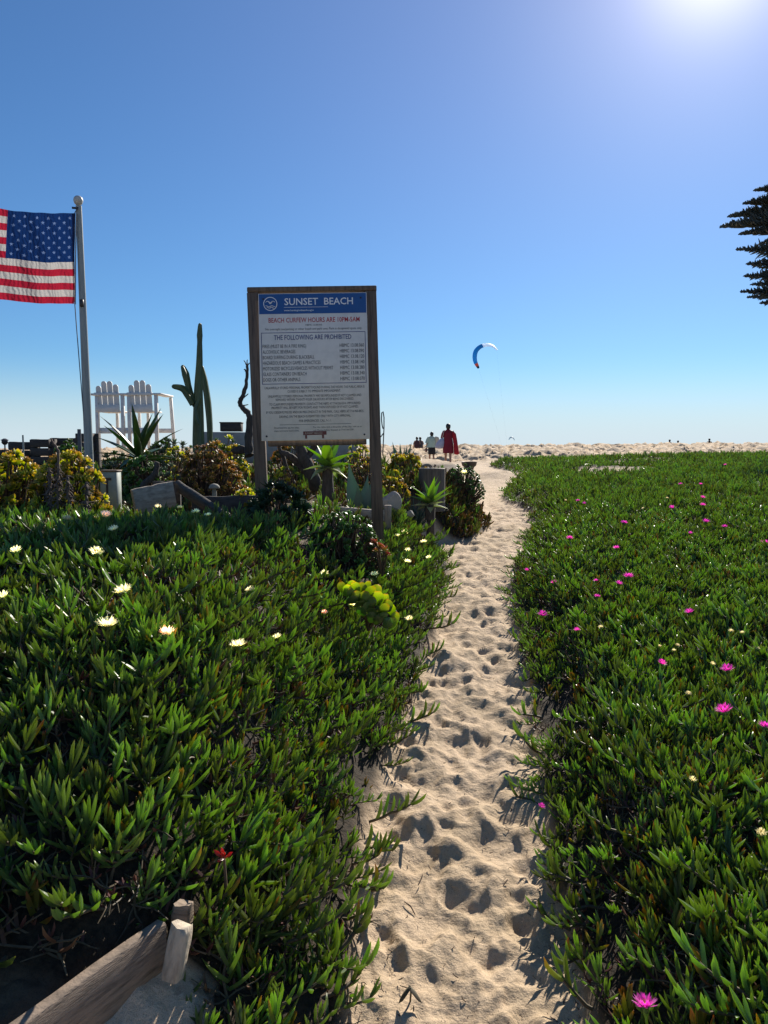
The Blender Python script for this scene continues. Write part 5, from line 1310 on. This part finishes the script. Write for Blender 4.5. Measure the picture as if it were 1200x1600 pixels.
for i, (px, py, yw) in enumerate(((868, 1375, 2.9), (872, 1460, 3.3), (880, 1300, 2.6), (900, 1380, 2.2), (905, 1500, 3.0), (915, 1580, 2.7), (835, 1180, 3.0), (838, 1120, 2.7), (826, 1060, 3.3), (812, 1005, 3.0), (860, 1335, 2.5), (895, 1430, 3.6), (930, 1420, 2.9))):
    sprig(gz(px, py), yw, 5, 'SR', sr_, rng.uniform(.8, 1.1), 30 + i)

# withered leaf and twigs on the sand
def on_sand(px, py, lift=.004): return surf(px, py, lift)
c = on_sand(640, 1560, .01); t = thing('withered_leaf', 'dark curled withered leaf standing on the sand at the bottom of the path', 'leaf', c)
M_wl = plain('withered_leaf', (.10, .085, .05), .8, .4, 30)
for dx, a in ((-.02, .3), (.022, -.5)):
    mb = MB(); mb.leaf((0, 0, .035), Vector((dx * 30, -.2, -.45)), Vector((0, -.3, -1)), .055, .03, .003, .5, PR_BLADE, 5, 'lens', cup=.3); mb.build('blade', M_wl, t)
mb = MB(); mb.tube([(0, 0, .036), (.004, .004, .015), (.002, .01, -.02)], .0028, 5); mb.build('stalk', M_wl, t)
for px, py, yw, L_ in ((657, 1375, 1.2, .05), (612, 1258, 2.6, .07), (636, 1252, 1.4, .05), (725, 1072, 1.2, .07), (690, 1195, .4, .04), (640, 1420, 2.2, .06), (735, 1345, .2, .03), (700, 1330, 2.0, .03), (790, 1380, .9, .03)):
    c = on_sand(px, py, .004); mb = MB(); d_ = Vector((math.cos(yw), math.sin(yw), .25)); mb.tube([-d_ * L_ / 2, Vector((.004, .003, .004)), d_ * L_ / 2], [.002, .0026, .0015], 5)
    tag(mb.build('twig', M_stem, None, c), 'TW', 'twig', 'small twigs on the path')
debris = bpy.data.collections.new('debris_models')
for i in range(5):
    r = random.Random(300 + i); mb = MB()
    if i < 3: mb.leaf((0, 0, 0), (1, r.uniform(-.3, .3), .1), (0, 0, 1), .014, .004, .002, .8, PR_BLADE, 3, 'lens')
    else: mb.tube([(0, 0, 0), (.007, .003, .002), (.016, 0, .001)], .0011, 4)
    o = bpy.data.objects.new('sand_debris_%d' % i, mb.mesh('sand_debris', M_stem)); o['kind'] = 'stuff'; debris.objects.link(o)
r = np.random.RandomState(4); pts, rots, scl, idx = [], [], [], []
n = 1500; yy = 1.9 + 7 * r.uniform(0, 1, n) ** 1.6; f = r.beta(.6, .6, n)
xx = Ledge(yy) + (Redge(yy) - Ledge(yy)) * f; zz = ground_h(xx, yy)
for i in range(n):
    pts.append((xx[i], yy[i], zz[i] + .001)); rots.append((r.uniform(-.4, .4), r.uniform(-.4, .4), r.uniform(0, 6.28))); scl.append(r.choice([.4, .6, .8, 1.3])); idx.append(int(r.randint(5)))
instancer('sand_debris', pts, rots, scl, idx, debris, label='dark specks of dry plant litter on the sand path')

# garden ground cover between the bushes
def garden_mask(x, y): return ((x < Ledge(y) - .45) & (y > 5.4) & (y < 13) & (x > -.62 * y - 1)).astype(float)
GP = scatter(garden_mask, 5.4, 13, lambda y: -.6 * y - .4, lambda y: .5, lambda y: .085 if y < 9 else .12, lambda x, y: x * 0 + 1, 17,
             lambda r, e, x, y: (int(r.randint(0, 9)) if r.uniform() < .55 else 17 + r.randint(4)), lambda r, y, e: r.uniform(.7, 1.2) * (1 if y < 9 else 1.5), (-.01, .05), .8, lambda x, y: np.clip(.62 + 2.2 * fbm(x * 1.3, y * 1.3, 77, 2), .05, 1))
instancer('garden_ground_cover', *GP, protos, label='low mixed green and bronze ground cover between the garden shrubs')

# ------------------------------------------------------------------ norfolk pine at the right edge
M_need = leafmat('hazed_pine_needles', [(0, (.075, .09, .085)), (1, (.10, .12, .11))], (.25, .3, .2), .12, .6, .3)  # needle colour lightened to blue-grey to stand in for backlit haze
M_trunk = plain('pine_trunk', (.09, .07, .055), .9, .4, 6, bump=.01)
DT = 26.0
tb = P(1262, 700, DT); tb.z = H(min(tb.x, 15), DT) - .1
pine = thing('pine_tree', 'dark tiered pine tree leaning in at the right edge of the photo', 'tree', tb)
ttop = P(1258, 222, DT).z - tb.z
mb = MB(); mb.tube([(0, 0, -.2), (.02, 0, ttop * .5), (0, 0, ttop)], [.2, .14, .03], 10); mb.build('trunk', M_trunk, pine)
def frond(seed, ragged):
    r = random.Random(seed); mb = MB(); L_ = 1.0
    axis = [Vector((t * L_, 0, .03 * math.sin(t * 3) * (1 if ragged else .3))) for t in np.linspace(0, 1, 7)]
    mb.tube(axis, [.018, .017, .015, .013, .010, .007, .004], 5, 1)
    n = 190 if not ragged else 110
    for k in range(n):
        f = .12 + .88 * (k + .5) / n; p = Vector((f * L_, 0, .0)); w = (1 - f) ** .9 * .40 + .03
        for sg in ((-1, 1) if not ragged else (r.choice([-1, 1]),)):
            up = r.uniform(.0, .8) if not ragged else r.uniform(-.7, 1.0)
            d = Vector((.62 + r.uniform(-.15, .3), sg * r.uniform(.15, 1.0), up)).normalized(); l = w * r.uniform(.7, 1.15)
            e = p + d * l; m_ = p + d * l * .5 + Vector((.02, 0, -.01))
            mb.tube([p, m_, e], [.016, .018, .004], 3)
    return mb.mesh('branch', [M_need, M_trunk])
FR = [frond(1, False), frond(2, False), frond(3, True), frond(4, True)]
def branch(zrel, az, L_, tilt, mesh):
    o = obj('branch', mesh, pine, (0, 0, zrel)); o.rotation_euler = Euler((0, -tilt, az)); o.scale = (L_, L_ * .8, L_ * .75)
for px, py, k in ((1160, 320, 0), (1146, 334, 1), (1133, 351, 0), (1160, 364, 1), (1150, 391, 2), (1168, 412, 3), (1158, 456, 2), (1176, 300, 1), (1166, 430, 3)):
    tip = P(px, py, DT) - tb; zt_ = tip.z + .10 - (.15 if k > 1 else 0); dx = math.hypot(tip.x, 0)
    branch(zt_, math.pi + rng.uniform(-.15, .15), abs(tip.x) * 1.0, math.atan2(tip.z - zt_, dx), FR[k])
for i in range(130):
    f = i / 130; z = P(1258, 232 + 240 * f, DT).z - tb.z; L_ = (.5 + 1.9 * min(1, f * 1.5)) * rng.uniform(.75, 1.02); az = i * 2.4
    if math.cos(az) < -.80: L_ *= .8
    branch(z, az, L_, rng.uniform(-.1, .12), FR[(0 if f < .55 else 2) + i % 2])

# ------------------------------------------------------------------ people
M_skin = plain('skin', (.36, .20, .13), .55, .12, 12); M_hair = plain('black_hair', (.012, .010, .010), .5, .3, 40, stretch=(6, 6, 1))
def cloth(name, c): return plain(name, c, .85, .25, 5, bump=.012, bscale=9)
def body(parent, J, rad, edges, name='body'):
    me = bpy.data.meshes.new(name); keys = list(J); me.from_pydata([J[k] for k in keys], [(keys.index(a), keys.index(b)) for a, b in edges], [])
    o = obj(name, me, parent); sk = o.modifiers.new('skin', 'SKIN')
    for i, k in enumerate(keys):
        sv = me.skin_vertices[0].data[i]; sv.radius = rad[k] if hasattr(rad[k], '__len__') else (rad[k], rad[k]); sv.use_root = (k == 'pelvis')
    ss = o.modifiers.new('sub', 'SUBSURF'); ss.levels = ss.render_levels = 2
    bpy.context.view_layer.update()
    m2 = bpy.data.meshes.new_from_object(o.evaluated_get(bpy.context.evaluated_depsgraph_get())); m2.name = name
    o.modifiers.clear(); o.data = m2
    # hands: palm with four fingers and a thumb added to the same mesh
    bm = bmesh.new(); bm.from_mesh(m2)
    for sd in ('l', 'r'):
        w = Vector(J['wrist_' + sd]); h = Vector(J['hand_' + sd]); d = (h - w).normalized(); s = Vector((0, 1, 0)); s = (s - d * s.dot(d)).normalized()
        mb = MB()
        for q, (off, ln) in enumerate(((-.027, .062), (-.009, .072), (.009, .070), (.026, .055))):
            b0 = h + s * off; mb.tube([b0 - d * .02, b0 + d * ln * .5, b0 + d * ln + s.cross(d) * .012], [.0095, .0085, .006], 6)
        b0 = w + d * .03 + s * .028; mb.tube([b0, b0 + s * .028 + d * .03, b0 + s * .034 + d * .06], [.011, .010, .007], 6)
        vs = [bm.verts.new(v) for v in mb.v]
        for f_ in mb.f: bm.faces.new([vs[i] for i in f_])
    bm.to_mesh(m2); bm.free()
    m2.materials.clear(); m2.materials.append(M_skin)
    for p in m2.polygons: p.use_smooth = True
    return o
ED = [('pelvis', 'waist'), ('waist', 'chest'), ('chest', 'neck'), ('neck', 'jaw'), ('jaw', 'crown'), ('chest', 'sh_l'), ('sh_l', 'el_l'), ('el_l', 'wrist_l'), ('wrist_l', 'hand_l'), ('chest', 'sh_r'), ('sh_r', 'el_r'), ('el_r', 'wrist_r'), ('wrist_r', 'hand_r'),
      ('pelvis', 'hip_l'), ('hip_l', 'kn_l'), ('kn_l', 'an_l'), ('an_l', 'toe_l'), ('pelvis', 'hip_r'), ('hip_r', 'kn_r'), ('kn_r', 'an_r'), ('an_r', 'toe_r')]
RD = dict(pelvis=(.15, .11), waist=(.125, .095), chest=(.15, .105), neck=.052, jaw=(.068, .078), crown=(.074, .09), sh_l=.055, el_l=.042, wrist_l=.028, hand_l=(.018, .036), sh_r=.055, el_r=.042, wrist_r=.028, hand_r=(.018, .036),
          hip_l=.085, kn_l=.056, an_l=.04, toe_l=.034, hip_r=.085, kn_r=.056, an_r=.04, toe_r=.034)
def joints(h, step=.16, arms=None):
    k = h / 1.7
    J = dict(pelvis=(0, 0, .92), waist=(0, 0, 1.08), chest=(0, 0, 1.32), neck=(0, .01, 1.46), jaw=(0, .03, 1.55), crown=(0, .02, 1.62),
             sh_l=(-.17, 0, 1.39), el_l=(-.23, .02, 1.12), wrist_l=(-.24, .10, .89), hand_l=(-.24, .12, .82), sh_r=(.17, 0, 1.39), el_r=(.23, -.02, 1.12), wrist_r=(.25, .05, .89), hand_r=(.25, .07, .82),
             hip_l=(-.09, 0, .86), kn_l=(-.09, step * .7, .48), an_l=(-.09, step, .08), toe_l=(-.10, step + .17, .035), hip_r=(.09, 0, .86), kn_r=(.09, -step * .1, .48), an_r=(.09, -step * .9, .10), toe_r=(.10, -step * .9 + .16, .035))
    if arms: J.update(arms)
    return {n: Vector(v) * k for n, v in J.items()}
def garment(parent, name, rings, mt, n=20, wob=.0):
    """rings: (x, y, z, rx, ry)"""
    mb = MB(); R = []
    for i, (x, y, z, rx, ry) in enumerate(rings):
        R.append([Vector((x + rx * math.cos(a) * (1 + wob * math.sin(a * 5 + i)), y + ry * math.sin(a) * (1 + wob * math.sin(a * 7 + i * 2)), z)) for a in np.linspace(0, 2 * math.pi, n, endpoint=False)])
    mb.loft(R); return mb.build(name, mt, parent)
def face(parent, k, z=1.575, y=.115):
    mb = MB(); mb.lathe([(.004, -.02), (.016, -.015), (.012, .01), (.004, .02)], n=8); mb.build('nose', M_skin, parent, (0, y * k, (z - .015) * k))
    for s in (-1, 1):
        mb = MB(); mb.lathe([(.002, -.008), (.010, 0), (.002, .008)], n=8); mb.build('eye', M_hair, parent, (s * .03 * k, (y - .014) * k, (z + .01) * k))
        mb = MB(); mb.tube([(0, 0, -.025), (.006 * s, -.008, 0), (0, 0, .028)], [.010, .016, .010], 6); mb.build('ear', M_skin, parent, (s * .078 * k, .02 * k, z * k))
    mb = MB(); mb.tube([(-.022, 0, 0), (0, .004, -.002), (.022, 0, 0)], [.003, .006, .003], 5); mb.build('mouth', M_skin, parent, (0, (y - .012) * k, (z - .055) * k))
def hair(parent, k, mt, back=.0):
    mb = MB(); R = []
    for z, rx, ry, y0 in ((1.49, .062, .058, -.02), (1.53, .085, .082, -.015), (1.59, .096, .102, .0), (1.64, .094, .104, .008), (1.685, .072, .085, .01), (1.708, .03, .04, .01)):
        R.append([Vector((rx * math.cos(a), y0 + (ry if math.sin(a) < 0 else ry * (.45 if z < 1.6 else .85)) * math.sin(a), z)) * k for a in np.linspace(0, 2 * math.pi, 18, endpoint=False)])
    mb.loft(R); mb.build('hair', mt, parent)
# person in the dark red cover-up
d = 31.0; x = P(700, 720, d).x; zg = H(x, d); k = 1.70 / 1.7
pr = thing('person', 'person with short black hair in a dark red robe walking away up the path', 'person', (x, d, zg), (0, 0, RAD(-3)))
body(pr, joints(1.70, .17, dict(el_l=(-.25, .0, 1.14), wrist_l=(-.22, .12, .98), hand_l=(-.21, .17, .93), el_r=(.25, 0, 1.12), wrist_r=(.24, .14, 1.0), hand_r=(.24, .2, .96))), RD, ED)
M_red, M_red2, M_bag = cloth('dark_red_cloth', (.17, .006, .022)), cloth('bright_red_cloth', (.34, .008, .02)), cloth('pale_bag_cloth', (.38, .40, .52))
garment(pr, 'robe', [(0, 0, .52, .21, .16), (0, 0, .58, .215, .165), (0, 0, .75, .215, .16), (0, 0, .95, .20, .15), (0, 0, 1.12, .168, .13), (0, 0, 1.3, .182, .13), (0, 0, 1.40, .165, .11), (0, .0, 1.45, .09, .075), (0, .005, 1.49, .06, .06)], M_red, 24, .03)
for s in (-1, 1):
    mb = MB(); mb.tube([(s * .15, 0, 1.40), (s * .215, 0, 1.27), (s * .25, .0, 1.12)], [.068, .064, .058], 12); mb.build('sleeve', M_red, pr)
hair(pr, 1.0, M_hair); face(pr, 1.0)
tw = thing('red_towel', 'bright red towel hanging over the right arm of the person in dark red', 'towel', (x + .25, d - .03, zg))
garment(tw, 'cloth', [(.10, -.02, .46, .05, .05), (.095, -.02, .50, .10, .08), (.07, -.02, .62, .10, .08), (.045, -.02, .9, .085, .08), (.01, 0, 1.12, .085, .08), (-.02, 0, 1.30, .085, .08), (-.05, 0, 1.37, .05, .06)], M_red2, 16, .09)
bg_ = thing('shoulder_bag', 'pale blue white cloth bag hanging at the left side of the person in red', 'bag', (x - .30, d - .02, zg))
garment(bg_, 'bag_body', [(-.05, 0, .70, .06, .05), (-.05, 0, .73, .17, .09), (-.04, 0, .82, .20, .11), (0, 0, .95, .17, .10), (.05, 0, 1.08, .09, .07), (.07, 0, 1.13, .04, .04)], M_bag, 16, .05)
mb = MB(); mb.tube([(.05, -.02, 1.08), (.09, -.05, 1.25), (.13, -.05, 1.44), (.15, .03, 1.45), (.09, .08, 1.2), (.05, .05, 1.08)], .014, 6); mb.build('strap', cloth('strap_cloth', (.5, .47, .44)), bg_)
# person in pale green shirt
d = 40.0; x = P(674.5, 715, d).x; zg = H(x, d)
pg = thing('person', 'person in a loose pale green shirt and black shorts walking ahead', 'person', (x, d, zg), (0, 0, RAD(4)))
body(pg, joints(1.66, .2, dict(sh_l=(-.17, 0, 1.39), el_l=(-.26, .0, 1.14), wrist_l=(-.27, .02, .92), hand_l=(-.28, .03, .86), el_r=(.26, .05, 1.14), wrist_r=(.22, .2, 1.05), hand_r=(.2, .26, 1.04))), RD, ED)
M_grn, M_blk, M_beige = cloth('pale_green_cloth', (.36, .48, .42)), cloth('black_cloth', (.015, .015, .018)), cloth('beige_towel_cloth', (.50, .47, .38))
garment(pg, 'shirt', [(-.03, 0, .86, .26, .16), (-.02, 0, .9, .255, .16), (0, 0, 1.1, .215, .15), (0, 0, 1.28, .20, .14), (0, 0, 1.37, .185, .11), (0, .0, 1.42, .10, .075), (0, .005, 1.46, .06, .06)], M_grn, 20, .05)
for s in (-1, 1):
    mb = MB(); mb.tube([(s * .14, 0, 1.36), (s * .215, 0, 1.25), (s * .27, .0, 1.08)], [.085, .085, .085], 12); mb.build('sleeve', M_grn, pg)
garment(pg, 'shorts', [(.01, 0, .50, .19, .14), (.01, 0, .55, .20, .15), (0, 0, .75, .19, .14), (0, 0, .92, .17, .12)], M_blk, 18, .04)
hair(pg, 1.66 / 1.7, M_hair); face(pg, 1.66 / 1.7)
tw = thing('beige_towel', 'pale beige towel over the right shoulder of the person in green', 'towel', (x + .28, d - .04, zg))
garment(tw, 'cloth', [(.0, 0, .82, .10, .05), (.01, 0, .9, .12, .06), (.02, 0, 1.2, .11, .07), (-.02, 0, 1.38, .10, .08), (-.06, 0, 1.42, .05, .06)], M_beige, 14, .08)
sh = thing('carried_sandals', 'dark reddish sandals carried in the left hand of the person in green', 'sandals', (x - .30, d - .01, zg + .78))
mb = MB(); mb.box((0, 0, -.06), (.07, .09, .22), bev=.02); mb.build('sandal', cloth('sandal_brown', (.12, .03, .03)), sh)
mb = MB(); mb.box((.03, .06, -.05), (.06, .05, .22), bev=.02); mb.build('sandal', cloth('sandal_brown2', (.10, .03, .03)), sh)
# sitting pair and far heads behind the crest
def sitter(px, foot, d, h, label, mt, seed, group=None, bury=0.0):
    x = P(px, foot, d).x; z = P(px, foot, d).z - bury
    t = thing('person', label, 'person', (x, d, z), (0, 0, RAD(seed * 40 % 60 - 30)), group)
    J = dict(pelvis=(0, 0, .12), waist=(0, -.03, .28), chest=(0, -.02, .5), neck=(0, .02, .64), jaw=(0, .05, .73), crown=(0, .04, .80), sh_l=(-.17, 0, .57), el_l=(-.25, .08, .34), wrist_l=(-.18, .28, .36), hand_l=(-.14, .34, .37), sh_r=(.17, 0, .57), el_r=(.25, .08, .34), wrist_r=(.18, .28, .36), hand_r=(.14, .34, .37),
             hip_l=(-.09, .05, .12), kn_l=(-.13, .42, .42), an_l=(-.12, .62, .06), toe_l=(-.12, .78, .03), hip_r=(.09, .05, .12), kn_r=(.13, .42, .42), an_r=(.12, .62, .06), toe_r=(.12, .78, .03))
    body(t, {k_: Vector(v) for k_, v in J.items()}, RD, ED)
    garment(t, 'shirt', [(0, 0, .05, .20, .15), (0, -.02, .28, .19, .14), (0, -.02, .48, .20, .13), (0, 0, .6, .12, .09), (0, .01, .65, .06, .06)], mt, 16, .04)
    mb = MB(); mb.lathe([(.05, .66), (.095, .72), (.10, .79), (.075, .86), (.02, .89)], n=14, sy=1.05); mb.build('hair', M_hair, t, (0, .01, 0))
    return t
sitter(651.5, 701, 58, .9, 'left dark seated figure of the pair on the sand crest', cloth('maroon_shirt', (.07, .03, .035)), 1)
sitter(656.5, 701, 58.4, .9, 'right dark seated figure of the pair on the sand crest', cloth('grey_shirt', (.08, .07, .08)), 2)
FAR = 'far dark seated figure half hidden behind the sand crest at right'
for px, d, r0, lab in ((1046, 76, 686.5, FAR + ', left of three'), (1059, 77, 688, FAR + ', middle of three'), (1108, 74, 685, 'largest far seated figure poking above the sand crest at the right')):
    t = sitter(px, r0 + 14, d, .9, lab, M_blk, 3)
    t.location.z = P(px, r0, d).z - .89

# look-alikes are told apart by their order up the picture
ORD = ['', 'second ', 'third ', 'fourth ', 'fifth ', 'sixth ', 'seventh ', 'eighth ', 'ninth ', 'tenth ', 'eleventh ', 'twelfth ', 'thirteenth ', 'fourteenth ', 'fifteenth ', 'sixteenth ', 'seventeenth ', 'eighteenth ', 'nineteenth ', 'twentieth ', 'twenty-first ', 'twenty-second ', 'twenty-third ', 'twenty-fourth ', 'twenty-fifth ', 'twenty-sixth ']
for code, txt in (('LW', 'small cream flower on the left bank, %snearest of them to the viewer'), ('RW', 'small pink flower in the right field, %snearest of them to the viewer'), ('PWL', 'faded pale flower head in the right field, %snearest of them to the viewer'),
                  ('SL', 'short ice plant sprig on the left sand edge, %snearest of them to the viewer'), ('SR', 'short ice plant sprig on the right sand edge, %snearest of them to the viewer'), ('TW', 'small dark twig lying on the sand path, %snearest of them to the viewer')):
    g_ = sorted([o for o in COL.objects if o.get('label') == code], key=lambda o: o.location.y)
    for i, o in enumerate(g_): o['label'] = txt % ORD[i]
